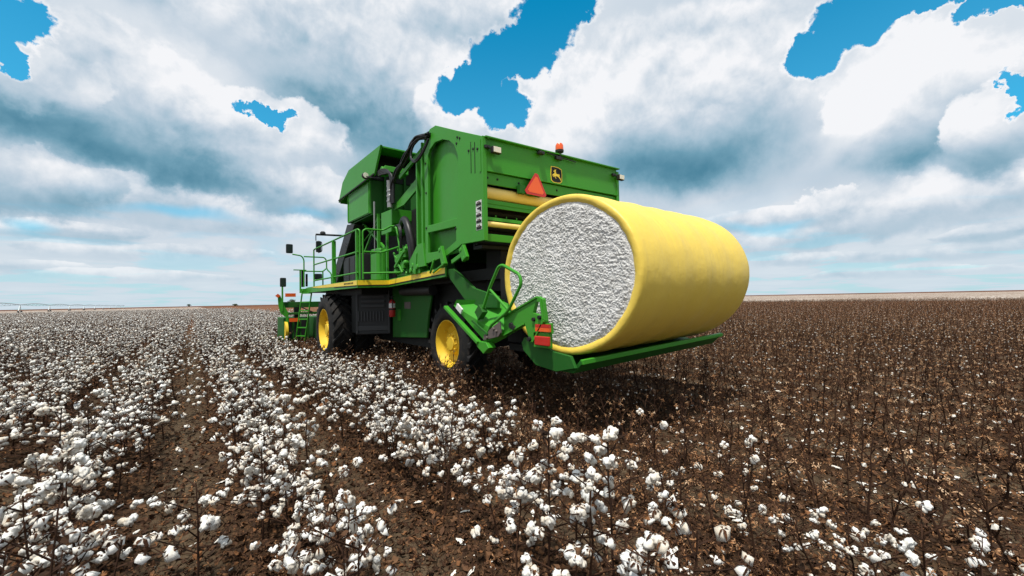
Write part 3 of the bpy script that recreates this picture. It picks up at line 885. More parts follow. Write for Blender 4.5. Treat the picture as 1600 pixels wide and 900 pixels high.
m.bar((3.57, 6.18, 1.66), (3.57, 6.02, 1.56), .03, .09); m.build('reflective_decal', M['white'], HV)
m = MB()
m.bar((3.58, 5.72, 1.42), (3.58, 5.28, 1.22), .03, .035); m.bar((3.60, 5.55, 1.50), (3.60, 5.42, 1.62), .10, .16); m.build('handler_latch', GD, HV, bevel=.005)
m = MB()                                                            # worn grey pivot plate
m.plate('X', 3.585, .03, [(5.42, 1.12), (5.02, 1.20), (4.96, 1.26), (4.98, 1.42), (5.12, 1.36), (5.40, 1.20)])
for (yy, zz) in ((5.05, 1.28), (5.12, 1.31), (5.3, 1.17)): m.lathe((3.585, yy, zz), 'X', [(-.03, .001), (-.03, .02), (0, .025)], 8)
m.build('pivot_plate', M['worn'], HV, bevel=.003)
m = MB()                                                            # cradle arm plate with tapering window
m.plate('X', 3.66, .06, [(4.97, 1.50), (4.27, 1.76), (4.18, 1.775), (4.10, 1.74), (4.07, 1.46), (4.31, 1.17), (4.37, 1.15), (4.49, 1.41), (4.97, 1.22)], [[(4.235, 1.71), (4.145, 1.70), (4.135, 1.52), (4.30, 1.56)]])
arm = m.build('cradle_arm', G, HV, bevel=.005)
m = MB()
m.bar((3.69, 4.14, 1.75), (3.69, 4.09, 1.47), .10, .025); m.bar((3.69, 4.08, 1.46), (3.69, 4.31, 1.165), .10, .025); m.bar((3.69, 4.21, 1.77), (3.69, 4.95, 1.50), .10, .025)
m.bar((3.69, 4.50, 1.40), (3.69, 4.96, 1.22), .10, .02)
m.build('arm_flange', G, arm, bevel=.003)
m = MB()
for (yy, zz, r_) in ((4.78, 1.37, .04), (4.72, 1.34, .03), (4.28, 1.47, .025), (4.16, 1.50, .025), (4.38, 1.20, .03)): m.lathe((3.66, yy, zz), 'X', [(-.03, .001), (-.03, r_), (0, r_*1.2)], 10)
m.build('pivot_pin', CH, arm)
m = MB()                                                            # tubular hand guard
m.tube(rounded([(3.60, 5.56, 1.44), (3.60, 5.42, 1.62), (3.60, 5.22, 1.95), (3.60, 4.99, 2.24), (3.60, 4.88, 2.25), (3.60, 4.50, 2.09), (3.60, 4.46, 1.96), (3.60, 4.78, 1.58), (3.60, 5.22, 1.36), (3.60, 5.30, 1.26)], .10, 5), .024, 10)
m.tube([(3.60, 5.22, 1.90), (3.60, 4.78, 1.60)], .022, 8)
m.build('tube_guard', G, HV, smooth=60)
m = MB(); m.box((4.10, 5.35, 1.80), (4.35, 5.37, 1.90)); m.build('side_reflector', M['orange'], HV)
# cradle tray under the bale
by = .0498
def TR(u, v, z): return (3.80+u*math.cos(by)-v*math.sin(by), 4.02+u*math.sin(by)*0-v*0+v*math.cos(by)-u*.09*0, z+u*.013)
m = MB()
prof = [(-.42, .985), (-.30, .865), (.02, .845), (.42, .93), (.62, 1.12), (.66, 1.10), (.45, .89), (.02, .80), (-.30, .80), (-.46, .95)]
vs = []
for u in (0, 3.36): vs += [(3.80+u, 4.0+v-.02*u, z+.035*u) for v, z in prof]
n_ = len(prof)
fs = [(i, (i+1) % n_, n_+(i+1) % n_, n_+i) for i in range(n_)]+[tuple(range(n_))[::-1], tuple(range(n_, 2*n_))]
m.add(vs, fs)
tray = m.build('bale_cradle', GD, HV, bevel=.006)
m = MB()
m.bar((3.80, 3.56, .955), (7.20, 3.50, 1.075), .05, .06); m.bar((5.6, 3.545, 1.02), (7.22, 3.505, 1.075), .07, .035)
m.build('cradle_edge', G, tray, bevel=.006)
m = MB()
m.plate('X', 3.74, .05, [(4.66, 1.12), (4.60, 1.20), (4.30, 1.16), (4.0, 1.05), (3.70, 1.02), (3.62, .88), (3.96, .80), (4.36, .84), (4.62, 1.02)])
m.build('cradle_end_plate', GD, tray, bevel=.004)
m = MB(); m.box((4.0, 4.6, .95), (7.0, 5.3, 1.05)); m.box((4.2, 5.0, 1.05), (4.5, 5.6, 1.6)); m.box((6.3, 5.0, 1.05), (6.6, 5.6, 1.6)); m.build('cradle_support', CH, HV)
# tail lights on the cradle end
m = MB(); m.box((3.66, 4.0, 1.10), (3.73, 4.30, 1.30)); m.bar((3.70, 3.96, 1.36), (3.70, 4.29, 1.345), .03, .14); tl = m.build('tail_light', G, HV, bevel=.004)
m = MB(); m.box((3.640, 3.97, 1.315), (3.68, 4.24, 1.365)); m.build('amber_reflector', M['orange'], tl)
m = MB(); m.box((3.640, 3.97, 1.368), (3.68, 4.24, 1.41)); m.build('red_reflector', M['red'], tl)
m = MB(); m.box((3.615, 3.95, 1.135), (3.65, 4.235, 1.255)); m.build('red_lens', M['red'], tl, bevel=.01)

# ---- fire extinguisher hung on the engine side
FE = empty('fire_extinguisher', (3.93, 9.98, 1.38), 'small red fire extinguisher with white label hung beside the black engine panel', 'extinguisher')
m = MB(); m.lathe((3.93, 9.98, 1.38), 'Z', [(0, .001), (0, .07), (.02, .078), (.36, .078), (.41, .05), (.43, .025), (.44, .001)], 20); m.build('cylinder', M['ext_red'], FE, smooth=40)
m = MB(); m.lathe((3.93, 9.98, 1.60), 'Z', [(0, .079), (0, .081), (.11, .081), (.11, .079)], 20); m.build('label_band', M['white'], FE)
m = MB(); m.lathe((3.93, 9.98, 1.55), 'Z', [(0, .079), (0, .083), (.035, .083), (.035, .079)], 20); m.cyl((3.93, 9.98, 1.81), (3.93, 9.98, 1.88), .025, 10); m.bar((3.93, 9.88, 1.89), (3.93, 10.08, 1.87), .03, .02); m.tube(arc((3.93, 9.94, 1.86), (3.88, 9.84, 1.8), (3.9, 9.90, 1.6)), .01, 6); m.build('valve', CH, FE)

# ================================================================== ROUND COTTON MODULE
BL = empty('cotton_bale', (5.5, 4.05, .96), 'huge round cotton bale wrapped in yellow plastic resting on the rear cradle', 'bale')
bc = Vector((3.93, 4.01, 2.06)); Ry_, Rz_, BLN, bp_ = 1.232, 1.073, 3.15, .0146
ax = Vector((math.cos(by), math.sin(by), bp_)).normalized()
fw = Vector((-math.sin(by), math.cos(by), 0)); upv = ax.cross(fw).normalized()
def BP(d, k, t, extra=0): return bc+ax*d+fw*(Ry_*k*math.cos(t))+upv*(Rz_*k*math.sin(t))
prof = [(.035, .893), (.012, .913), (.0, .94), (.0, .968), (.012, .986), (.045, .996), (.10, .999), (.22, 1.0)]
nn = 26
prof += [(.22+(BLN-.44)*i/nn, 1.0+.008*math.sin(i*1.1)) for i in range(1, nn)]
prof += [(BLN-.22, 1.0), (BLN-.11, .997), (BLN-.055, .985), (BLN-.02, .965), (BLN-.008, .94), (BLN-.03, .895)]
NA = 160
m = MB(); vs = []; fs = []
for i, (d, k) in enumerate(prof):
    for j in range(NA):
        t = 2*PI*j/NA
        w = .006*noise.noise((d*1.3, math.cos(t)*2.2, math.sin(t)*2.2)) + .003*noise.noise((d*6, math.cos(t)*5, math.sin(t)*5))
        if k < .985: w += .011*noise.noise((math.cos(t)*9, math.sin(t)*9, 3))+.012*noise.noise((math.cos(t)*3, math.sin(t)*3, 8))
        vs.append(BP(d, k+w, t))
for i in range(len(prof)-1):
    for j in range(NA): fs.append((i*NA+j, i*NA+(j+1) % NA, (i+1)*NA+(j+1) % NA, (i+1)*NA+j))
m.add(vs, fs); m.build('plastic_wrap', M['wrap'], BL, smooth=60)
def cotton_face(d0, sg, NR, NAng):
    m = MB(); vs = []; fs = []
    for i in range(NR+1):
        k = .915*i/NR
        for j in range(NAng):
            t = 2*PI*j/NAng
            p = BP(d0, k, t)
            q = p*1.0
            rg = noise.noise((q.y*2.6, q.z*2.6, 1))*.012
            rg += noise.noise((q.y*14, q.z*15, 5))*.009
            rg += noise.noise((q.y*33, q.z*36, 8))*.009
            rg += noise.noise((q.y*64+3, q.z*70, 4))*.008
            edge = min(1, (1-i/NR)*12)
            vs.append(p - ax*sg*(rg*(.35+.65*edge)+.018*edge))
    for i in range(NR):
        for j in range(NAng): fs.append((i*NAng+j, i*NAng+(j+1) % NAng, (i+1)*NAng+(j+1) % NAng, (i+1)*NAng+j))
    m.add(vs, fs); return m.build('cotton_face', M['lint'], BL, smooth=180)
cotton_face(.032, 1, 170, 680)
cotton_face(BLN-.032, -1, 20, 80)

# ================================================================== COTTON PLANTS
def ico(sub):
    bm = bmesh.new(); bmesh.ops.create_icosphere(bm, subdivisions=sub, radius=1)
    v = [tuple(q.co) for q in bm.verts]; f = [tuple(x.index for x in q.verts) for q in bm.faces]
    bm.free(); return v, f
ICO = {k: ico(k) for k in (1, 2, 3, 4)}
def boll_shape(rng, sub):
    """open boll: four or five locks of lint, hanging a little; origin at its top where the bur holds it"""
    n = rng.choice((4, 4, 5))
    lobes = []
    for k in range(n):
        a = 2*PI*k/n+rng.uniform(-.25, .25)
        lobes.append((Vector((math.cos(a)*.62, math.sin(a)*.62, rng.uniform(-.4, .3))), rng.uniform(.44, .58)))
    lobes.append((Vector((0, 0, .0)), .55))
    sag = rng.choice((1.0, 1.2, 1.5, 1.9))*rng.uniform(.9, 1.1)
    off = rng.uniform(0, 50)
    out = []
    for v in ICO[sub][0]:
        d = Vector(v)
        r = .35
        for c, q in lobes:
            b = c.dot(d); disc = q*q-c.length_squared+b*b
            if disc > 0: r = max(r, b+math.sqrt(disc))
        r *= 1+.20*noise.noise((d.x*2.2+off, d.y*2.2, d.z*2.2))+.16*noise.noise((d.x*5+off, d.y*5, d.z*5))+.14*noise.noise((d.x*9+off, d.y*9, d.z*9))+(.12*noise.noise((d.x*17+off, d.y*17, d.z*13))+.08*noise.noise((d.x*31, d.y*31+off, d.z*24)) if sub > 2 else 0)
        p = d*r
        if p.z < 0: p.z *= sag
        p.z -= .55
        out.append(p)
    return out, ICO[sub][1]
def bur_shape(rng, n=None, spread=1.0, L=1.5):
    """pointed dry bracts that cup the boll"""
    vs = []; fs = []
    n = n or rng.choice((4, 5))
    for k in range(n):
        a = 2*PI*k/n+rng.uniform(-.3, .3)
        c, s = math.cos(a), math.sin(a)
        ln = L*rng.uniform(.5, 1.25); w = .17*rng.uniform(.6, 1.3); sp = spread*rng.uniform(.8, 1.2)
        pts = [(.05, 0, .12), (.45*sp, w, .08), (.45*sp, -w, .08), (.85*sp, w*.8, -.45*ln+.2), (.85*sp, -w*.8, -.45*ln+.2), (1.0*sp, 0, -.9*ln+.2)]
        b = len(vs)
        vs += [Vector((x*c-y*s, x*s+y*c, z)) for x, y, z in pts]
        fs += [(b, b+1, b+2), (b+1, b+3, b+4, b+2), (b+3, b+5, b+4)]
    return vs, fs
def leaf_shape(rng, s):
    """crumpled dry leaf"""
    w, l = s*rng.uniform(.6, 1), s*rng.uniform(.9, 1.3)
    c = lambda k=.35: rng.uniform(-k, k)*s
    return [Vector((0, 0, 0)), Vector((w*.55, l*.35, c())), Vector((.0, l*.45, c(.2))), Vector((-w*.55, l*.35, c())), Vector((w*.3, l*.85, c(.5))), Vector((-w*.3, l*.8, c(.5))), Vector((c(.2), l, c(.6)))], [(0, 1, 2), (0, 2, 3), (1, 4, 2), (2, 5, 3), (2, 4, 6), (2, 6, 5)]
def rot_to(rng, tilt=.6):
    return Matrix.Rotation(rng.uniform(0, 2*PI), 3, 'Z') @ Matrix.Rotation(rng.uniform(-tilt, tilt), 3, 'X') @ Matrix.Rotation(rng.uniform(-tilt, tilt), 3, 'Y')

def skeleton(rng, h, nb, spread, z0=.14, up=(.5, 1.1)):
    """main stem and side branches: list of (points, r0, r1), and the branch tips"""
    lean = Vector((rng.uniform(-.10, .10), rng.uniform(-.10, .10), 0))
    br = []; tips = []
    pts = [Vector((0, 0, -.06))]
    for i in range(1, 6):
        t = i/5
        pts.append(Vector((lean.x*t+rng.uniform(-.012, .012), lean.y*t+rng.uniform(-.012, .012), h*t)))
    br.append((pts, .0085, .0036))
    a = rng.uniform(0, 6)
    for k in range(nb):
        t = z0/h+(1-z0/h)*(k+.3)/nb
        i = min(4, int(t*5)); p = pts[i].lerp(pts[i+1], t*5-i)
        a += 2.4+rng.uniform(-.4, .4)
        L = spread*(1.1-.65*t)*rng.uniform(.6, 1.15)
        e = rng.uniform(*up)
        d = Vector((math.cos(a), math.sin(a), math.tan(e*.6)))
        d.normalize()
        q = p+d*L*.5+Vector((0, 0, rng.uniform(-.01, .02))); e2 = q+d*L*.5+Vector((rng.uniform(-.02, .02), rng.uniform(-.02, .02), rng.uniform(-.03, .03)))
        br.append(([p, q, e2], .0048, .0028))
        tips.append(e2)
        if L > .13 and rng.random() < .75: tips.append(q+Vector((rng.uniform(-.02, .02), rng.uniform(-.02, .02), .02)))
    return br, tips

def make_plant(seed, sub, bolls=(14, 20), density=1.0):
    rng = random.Random(seed)
    h = rng.uniform(.55, .90)
    br, tips = skeleton(rng, h, rng.randint(12, 16), .39)
    stem = MB()
    for p, r0, r1 in br: stem.tube(p, r0, 5 if sub > 1 else 3, r1, False)
    for _ in range(14):
        p = rng.choice(tips); lv, lf = leaf_shape(rng, rng.uniform(.022, .045)); Mx = rot_to(rng, 1.4)
        stem.cur = 1; stem.add([p+Mx @ v for v in lv], lf)
    B = []
    rng.shuffle(tips)
    for p in tips[:int(rng.randint(*bolls)*density)]:
        s = rng.uniform(.023, .034)*rng.choice((.9, 1, 1, 1.3))
        Mx = rot_to(rng, .75)
        bv, bf = boll_shape(rng, sub)
        uv, uf = bur_shape(rng)
        off = Mx @ Vector((0, 0, .0))
        B.append((p, [Mx @ (v*s) for v in bv], bf, [Mx @ (v*s*1.02) for v in uv], uf))
    return stem, B, h

def merged_plant(name, seed, sub, density=1.0):
    stem, B, h = make_plant(seed, sub, density=density)
    m = MB(); m.v, m.f, m.m = stem.v[:], stem.f[:], stem.m[:]
    for p, bv, bf, uv, uf in B:
        m.cur = 2; m.add([p+v for v in bv], bf)
        m.cur = 3; m.add([p+v for v in uv], uf)
    o = mesh_obj(name, m.v, m.f, [M['stem'], M['leaf'], M['boll'], M['bur']], None, m.m, link=False)
    sm = [i == 2 for i in m.m]
    o.data.polygons.foreach_set('use_smooth', sm)
    return o

def stalk(name, seed, sides=4, nbur=(19, 27), lint=2):
    """picked plant: bare stalk with empty burs, a wisp of lint"""
    rng = random.Random(seed)
    h = rng.uniform(.42, .78)
    br, tips = skeleton(rng, h, rng.randint(8, 12), .22, .10, (.7, 1.5))
    m = MB()
    for p, r0, r1 in br: m.tube(p, r0*1.05, sides, r1, False)
    rng.shuffle(tips)
    for i, p in enumerate(tips[:rng.randint(*nbur)]):
        m.cur = 1 if rng.random() < .7 else 2
        uv, uf = bur_shape(rng, 4, 1.1, .6)
        Mx = rot_to(rng, 1.2)
        m.add([p+Mx @ (v*rng.uniform(.018, .026)) for v in uv], uf)
    for _ in range(rng.randint(3, 6)):
        p = rng.choice(tips); lv, lf = leaf_shape(rng, rng.uniform(.022, .038)); Mx = rot_to(rng, 1.5)
        m.cur = 2; pk = p*rng.uniform(.4, 1); m.add([pk+Mx @ v for v in lv], lf)
    for _ in range(lint if rng.random() < .5 else 0):
        p = rng.choice(tips); s = rng.uniform(.012, .022); bv, bf = boll_shape(rng, 1)
        m.cur = 3; m.add([p+v*s for v in bv], bf)
    return mesh_obj(name, m.v, m.f, [M['stem'], M['tan'], M['leaf'], M['scrap']], None, m.m, link=False)

def unpicked(x, y):
    """is this spot still white with cotton?"""
    if y < 16.6: return x < 2.3
    return x < 8.5

# positions
rows_near = [ROW0+ROWS*k for k in range(-60, 95)]
rng = random.Random(5)
W = []; K = []
for xr in rows_near:
    y = -3.0
    while y < 150:
        d = math.hypot(xr, y)
        step = (.155 if unpicked(xr, y) else .11) if d < 25 else (.20 if d < 60 else .28)
        y += step*rng.uniform(.7, 1.4)
        x = xr+rng.gauss(0, .11 if rng.random() < .85 else .30)
        d = math.hypot(x, y)
        if d < 1.75: continue
        az = math.degrees(math.atan2(x, y))
        if az < -28 or az > 108: continue
        if d > 6 and (az < -19 or az > 98): continue
        patch = .5+.5*noise.noise((x*.35, y*.35, 7))
        if unpicked(x, y):
            if d > 150 or rng.random() < .10+.12*(patch < .35): continue
            W.append((x, y, rng.uniform(.82, 1.12), rng.uniform(0, 2*PI), 1))
        else:
            if d > 118 or (d > 70 and rng.random() < .4) or (y > 34 and x < y*.55): continue
            if xr < 3.3 and y < 2.1 and rng.random() < .5:              # a few the picker missed at the field's edge
                W.append((x, y, rng.uniform(.66, .92), rng.uniform(0, 2*PI), 0)); continue
            if xr < 4.5 and y < 1.1 and rng.random() < .14:
                W.append((x, y, rng.uniform(.5, .7), rng.uniform(0, 2*PI), 0)); continue
            # the wheels have flattened these
            if (2.9 < x < 4.2 or 6.6 < x < 7.9) and 11.6 < y < 13.7: continue
            if (4.0 < x < 4.6 or 6.2 < x < 6.8) and 6.4 < y < 8.4: continue
            K.append((x, y, rng.uniform(.75, 1.12), rng.uniform(0, 2*PI), 1))
for _ in range(80):
    W.append((rng.gauss(2.45, .22), 3.6+7.6*rng.random(), rng.uniform(.6, .95), rng.uniform(0, 6.28), rng.choice((0, 0, 1))))
for _ in range(90):
    K.append((rng.uniform(3.2, 3.95), rng.uniform(5.8, 10.6), rng.uniform(.75, 1.05), rng.uniform(0, 6.28), 1))
for q in (W, K): q.sort(key=lambda a: math.hypot(a[0], a[1]))

def split_near(q, n):
    near = []; rest = []
    for a in q:
        if len(near) < n and in_view(a[0], a[1], .35): near.append(a)
        else: rest.append(a)
    return near, rest
Wn, Wr = split_near(W, 300)
Kn, Kr = split_near(K, 300)

# --- individual white plants
def row_label(x, y):
    k = round((x-ROW0)/ROWS)
    return {0: ('white-bolled cotton plant in the row bordering the bare picked stalks', 'cotton plants in the row bordering the picked stalks'),
            -1: ('white-bolled cotton plant in the second row left of the picked stalks', 'cotton plants in the second row from the picked stalks'),
            -2: ('white-bolled cotton plant in the third row left of the picked stalks', 'cotton plants in the third row from the picked stalks'),
            1: ('cotton plant with a few leftover white bolls standing among the picked stalks', 'leftover cotton plants among the picked stalks')}.get(
        k, ('white-bolled cotton plant in the far left rows of the field', 'cotton plants in the far left rows') if k < 0 else
        ('cotton plant with a few leftover white bolls standing among the picked stalks', 'leftover cotton plants among the picked stalks'))
protos = []
def full_proto(seed, density):
    stem, B, h = make_plant(seed, 4, density=density)
    sme = mesh_obj('stem', stem.v, stem.f, [M['stem'], M['leaf']], None, stem.m, link=False).data
    parts = []
    for p, bv, bf, uv, uf in B:
        a = mesh_obj('boll', bv, bf, M['boll'], smooth=True, link=False).data
        b = mesh_obj('bur', uv, uf, M['bur'], link=False).data
        parts.append((p, a, b))
    return sme, parts
FULL = [full_proto(100+i, 1.0) for i in range(7)]
THIN = [full_proto(200+i, .6) for i in range(3)]
MID = [merged_plant('cotton_plant', 300+i, 2) for i in range(8)]
MIDT = [merged_plant('cotton_plant', 330+i, 2, .6) for i in range(3)]
NFULL = 60
rng = random.Random(9)
for i, (x, y, s, rz, full) in enumerate(Wn):
    gz = ground_z(x, y)
    lab, grp = row_label(x, y)
    if i < NFULL:
        sme, parts = rng.choice(FULL if full else THIN)
        e = empty('cotton_plant', (x, y, gz), lab, 'cotton plant', grp)
        e.rotation_euler = (rng.uniform(-.08, .08), rng.uniform(-.08, .08), rz); e.scale = (s, s, s)
        o = bpy.data.objects.new('stem', sme); COL.objects.link(o); o.parent = e
        for p, a, b in parts:
            c = bpy.data.objects.new('boll', a); COL.objects.link(c); c.parent = e; c.location = p
            d = bpy.data.objects.new('bur', b); COL.objects.link(d); d.parent = c
    else:
        o = bpy.data.objects.new('cotton_plant', rng.choice(MID if full else MIDT).data)
        COL.objects.link(o); o.location = (x, y, gz); o.scale = (s, s, s)
        o.rotation_euler = (rng.uniform(-.08, .08), rng.uniform(-.08, .08), rz)
        tag(o, lab, 'cotton plant', grp)
# --- individual picked stalks
ST = [stalk('cotton_stalk', 400+i, 5) for i in range(9)]
for i, (x, y, s, rz, _) in enumerate(Kn):
    o = bpy.data.objects.new('cotton_stalk', rng.choice(ST).data)
    COL.objects.link(o); o.location = (x, y, ground_z(x, y)); o.scale = (s, s, s)
    o.rotation_euler = (rng.uniform(-.15, .15), rng.uniform(-.15, .15), rz)
    tag(o, 'bare dark cotton stalk with empty burs left after picking', 'stalk', 'picked cotton stalks on the right of the field')

# --- the rest of the field: one object each, instanced
def scatter(name, pts, protos, tilt=.1):
    """pts: (x, y, z, scale, rz); protos: objects in an unlinked collection"""
    coll = bpy.data.collections.new(name+'_kinds')
    for o in protos: coll.objects.link(o)
    me = bpy.data.meshes.new(name)
    me.from_pydata([(p[0], p[1], p[2]) for p in pts], [], [])
    rg = random.Random(len(pts))
    def attr(nm, typ, vals, key):
        a = me.attributes.new(nm, typ, 'POINT'); a.data.foreach_set(key, vals)
    attr('size', 'FLOAT', [p[3] for p in pts], 'value')
    attr('kind_index', 'INT', [rg.randrange(len(protos)) for p in pts], 'value')
    rot = []
    for p in pts: rot += [rg.uniform(-tilt, tilt), rg.uniform(-tilt, tilt), p[4]]
    attr('turn', 'FLOAT_VECTOR', rot, 'vector')
    o = bpy.data.objects.new(name, me); COL.objects.link(o)
    g = bpy.data.node_groups.new(name, 'GeometryNodeTree')
    g.interface.new_socket('Geometry', in_out='INPUT', socket_type='NodeSocketGeometry')
    g.interface.new_socket('Geometry', in_out='OUTPUT', socket_type='NodeSocketGeometry')
    N = g.nodes; L = g.links
    gi, go = N.new('NodeGroupInput'), N.new('NodeGroupOutput')
    ci = N.new('GeometryNodeCollectionInfo'); ci.inputs[0].default_value = coll
    ci.inputs['Separate Children'].default_value = True; ci.inputs['Reset Children'].default_value = True
    ip = N.new('GeometryNodeInstanceOnPoints'); ip.inputs['Pick Instance'].default_value = True
    def named(nm, dt):
        n = N.new('GeometryNodeInputNamedAttribute'); n.data_type = dt; n.inputs[0].default_value = nm
        return n.outputs[0]
    L.new(gi.outputs[0], ip.inputs['Points']); L.new(ci.outputs[0], ip.inputs['Instance'])
    L.new(named('kind_index', 'INT'), ip.inputs['Instance Index'])
    L.new(named('turn', 'FLOAT_VECTOR'), ip.inputs['Rotation'])
    L.new(named('size', 'FLOAT'), ip.inputs['Scale'])
    L.new(ip.outputs[0], go.inputs[0])
    md = o.modifiers.new('scatter', 'NODES'); md.node_group = g
    return tag(o, kind='stuff')
FAR = [merged_plant('far_cotton_plant', 500+i, 1, 1.05) for i in range(6)]
scatter('cotton_rows', [(x, y, ground_z(x, y), s*(1+min(.25, math.hypot(x, y)*.006)), rz) for x, y, s, rz, f in Wr], [bpy.data.objects.new('white_plant', o.data) for o in FAR])
FST = [stalk('far_stalk', 600+i, 3) for i in range(8)]
scatter('picked_stalks', [(x, y, ground_z(x, y), s, rz) for x, y, s, rz, f in Kr], [bpy.data.objects.new('picked_stalk', o.data) for o in FST], .18)

# --- leaf litter, empty burs and lint scraps on the soil
def small(name, fn, n, mats, seed):
    out = []
    rg = random.Random(seed)
    for i in range(n):
        m = MB(); fn(rg, m)
        out.append(mesh_obj(name, m.v, m.f, mats, None, m.m, link=False))
    return out
def f_leaf(rg, m):
    lv, lf = leaf_shape(rg, rg.uniform(.035, .06)); m.add(lv, lf)
def f_bur(rg, m):
    uv, uf = bur_shape(rg, rg.choice((2, 3, 4)), 1.1, .6); Mx = rot_to(rg, 1.4); m.add([Mx @ (v*.022)+Vector((0, 0, .012)) for v in uv], uf)
def f_twig(rg, m):
    l = rg.uniform(.05, .16); m.tube([(0, 0, .006), (l*.5, rg.uniform(-.02, .02), rg.uniform(.01, .03)), (l, rg.uniform(-.03, .03), .01)], .0028, 4, .0015, False)
def f_lint(rg, m):
    bv, bf = boll_shape(rg, 2); k = (rg.uniform(.02, .045), rg.uniform(.012, .022), rg.uniform(.008, .014))
    m.add([Vector((v.x*k[0], v.y*k[1], (v.z+.55)*k[2]+.01)) for v in bv], bf)
LEAVES = small('litter_leaf', f_leaf, 12, M['leaf'], 1)
BURS = small('litter_bur', f_bur, 6, M['tan'], 2)
TWIGS = small('litter_twig', f_twig, 6, M['stem'], 3)
LINT = small('lint_scrap', f_lint, 7, M['scrap'], 4)
rg = random.Random(31)
LP, BPp, LT = [], [], []
def polar(rmax, p=.62):
    a = R(rg.uniform(-20, 97)); r = .7+(rmax-.7)*rg.random()**(1/p*.9)
    return r*math.sin(a), r*math.cos(a), r
for _ in range(260000):
    x, y, r = polar(24)
    rowf = .5+.5*math.cos((x-ROW0)*2*PI/ROWS)
    pk = not unpicked(x, y)
    clump = .5+.5*noise.noise((x*1.5, y*1.5, 4))
    if rg.random() > (.55+.40*rowf-.20*pk)*(.30+1.1*clump): continue
    LP.append((x, y, ground_z(x, y)+.006, rg.uniform(.35, 1.0)*(1+.02*r), rg.uniform(0, 2*PI)))
for _ in range(110000):
    x, y, r = polar(50)
    pk = not unpicked(x, y)
    if not pk and rg.random() > .15: continue
    BPp.append((x, y, ground_z(x, y)+.004, rg.uniform(.7, 1.4)*(1+.02*r), rg.uniform(0, 2*PI)))
for _ in range(36000):
    x, y, r = polar(60)
    pk = not unpicked(x, y)
    rowf = .5+.5*math.cos((x-ROW0+.5)*2*PI/ROWS)
    if rg.random() > (.50*rowf+.12 if pk else .14): continue
    if pk and x < 8 and 3.3 < y: 
        if rg.random() < .6: continue
    LT.append((x, y, ground_z(x, y)+.004, rg.choice((.25, .35, .5, .9))*rg.uniform(.8, 1.2)*(1+.02*r), rg.uniform(0, 2*PI)))
scatter('leaf_litter', LP, LEAVES+TWIGS[:3], .9)
scatter('fallen_burs', BPp, BURS+TWIGS, .4)
scatter('lint_scraps', LT, LINT, .25)

# --- far cotton: canopy seen as one pale mass, left field beyond the real plants and the unpicked block on the right
def canopy_mat():
    m, t = material('far_cotton_canopy')
    tc = t.node('ShaderNodeTexCoord').outputs['Object']
    n = t.noise(tc, 2.3, 6, .8).outputs[0]
    n2 = t.noise(t.vm('MULTIPLY', tc, (.5, .05, 1)), 1.0, 3, .5).outputs[0]
    f = t.math('ADD', t.math('MULTIPLY', n, .8), t.math('MULTIPLY', n2, .2))
    c = t.ramp(f, [(.36, (.09, .055, .035)), (.46, (.22, .16, .12)), (.54, (.40, .34, .29)), (.66, (.62, .58, .54))])
    finish(t, c, .95, t.bump(n, .8, .2), spec=.05)
    return m
M['canopy'] = canopy_mat()
def canopy(name, x0, x1, y0, y1, nx, ny, zt):
    vs = []; fs = []
    for i in range(nx+1):
        for j in range(ny+1):
            x, y = x0+(x1-x0)*i/nx, y0+(y1-y0)*(j/ny)**1.6
            e = i in (0, nx) or j in (0, ny)
            vs.append((x, y, -.1 if e else zt+.12*noise.noise((x*.9, y*.9, 2))))
    for i in range(nx):
        for j in range(ny):
            a = i*(ny+1)+j
            fs.append((a, a+ny+1, a+ny+2, a+1))
    return tag(mesh_obj(name, vs, fs, M['canopy'], smooth=False), kind='stuff')
canopy('far_cotton', -330, 8.4, 138, 620, 130, 150, .42)
canopy('far_cotton', 112, 520, -220, 330, 150, 190, .62)
canopy('far_cotton', -330, -52, 60, 137, 60, 40, .42)

# ================================================================== FAR THINGS
PV = empty('irrigation_pivot', (-60, 230, 0), 'long low pipe irrigation pivot on wheeled towers at the left horizon', 'irrigation pivot')
n_t = 11
ys = [150+52*i for i in range(n_t+1)]
xs = lambda y: -52-.028*(y-150)
for i in range(n_t):
    y0, y1 = ys[i], ys[i+1]
    m = MB()
    pts = []
    for k in range(9):
        t = k/8
        pts.append((xs(y0+(y1-y0)*t), y0+(y1-y0)*t, 3.6+1.1*math.sin(PI*t)*.55))
    m.tube(pts, .13, 6)
    low = [(p[0], p[1], p[2]-1.0*math.sin(PI*k/8)) for k, p in enumerate(pts)]
    m.tube(low, .05, 4)
    for k in range(1, 8): m.bar(pts[k], low[k], .06, .06)
    for k in range(1, 7): m.bar(pts[k], low[k+1], .05, .05)
    m.build('pipe_span', M['galvanised'], PV)
for i in range(n_t+1):
    y0 = ys[i]; x0 = xs(y0)
    m = MB()
    m.bar((x0, y0, 3.55), (x0-.2, y0-2.0, .55), .16, .16); m.bar((x0, y0, 3.55), (x0-.2, y0+2.0, .55), .16, .16); m.bar((x0, y0-2.2, .6), (x0, y0+2.2, .6), .2, .2)
    tw = m.build('tower', M['galvanised'], PV)
    for yy in (-2.0, 2.0):
        m = MB(); m.cyl((x0-.3, y0+yy, .6), (x0+.1, y0+yy, .6), .6, 14); m.build('wheel', M['tyre'], tw)

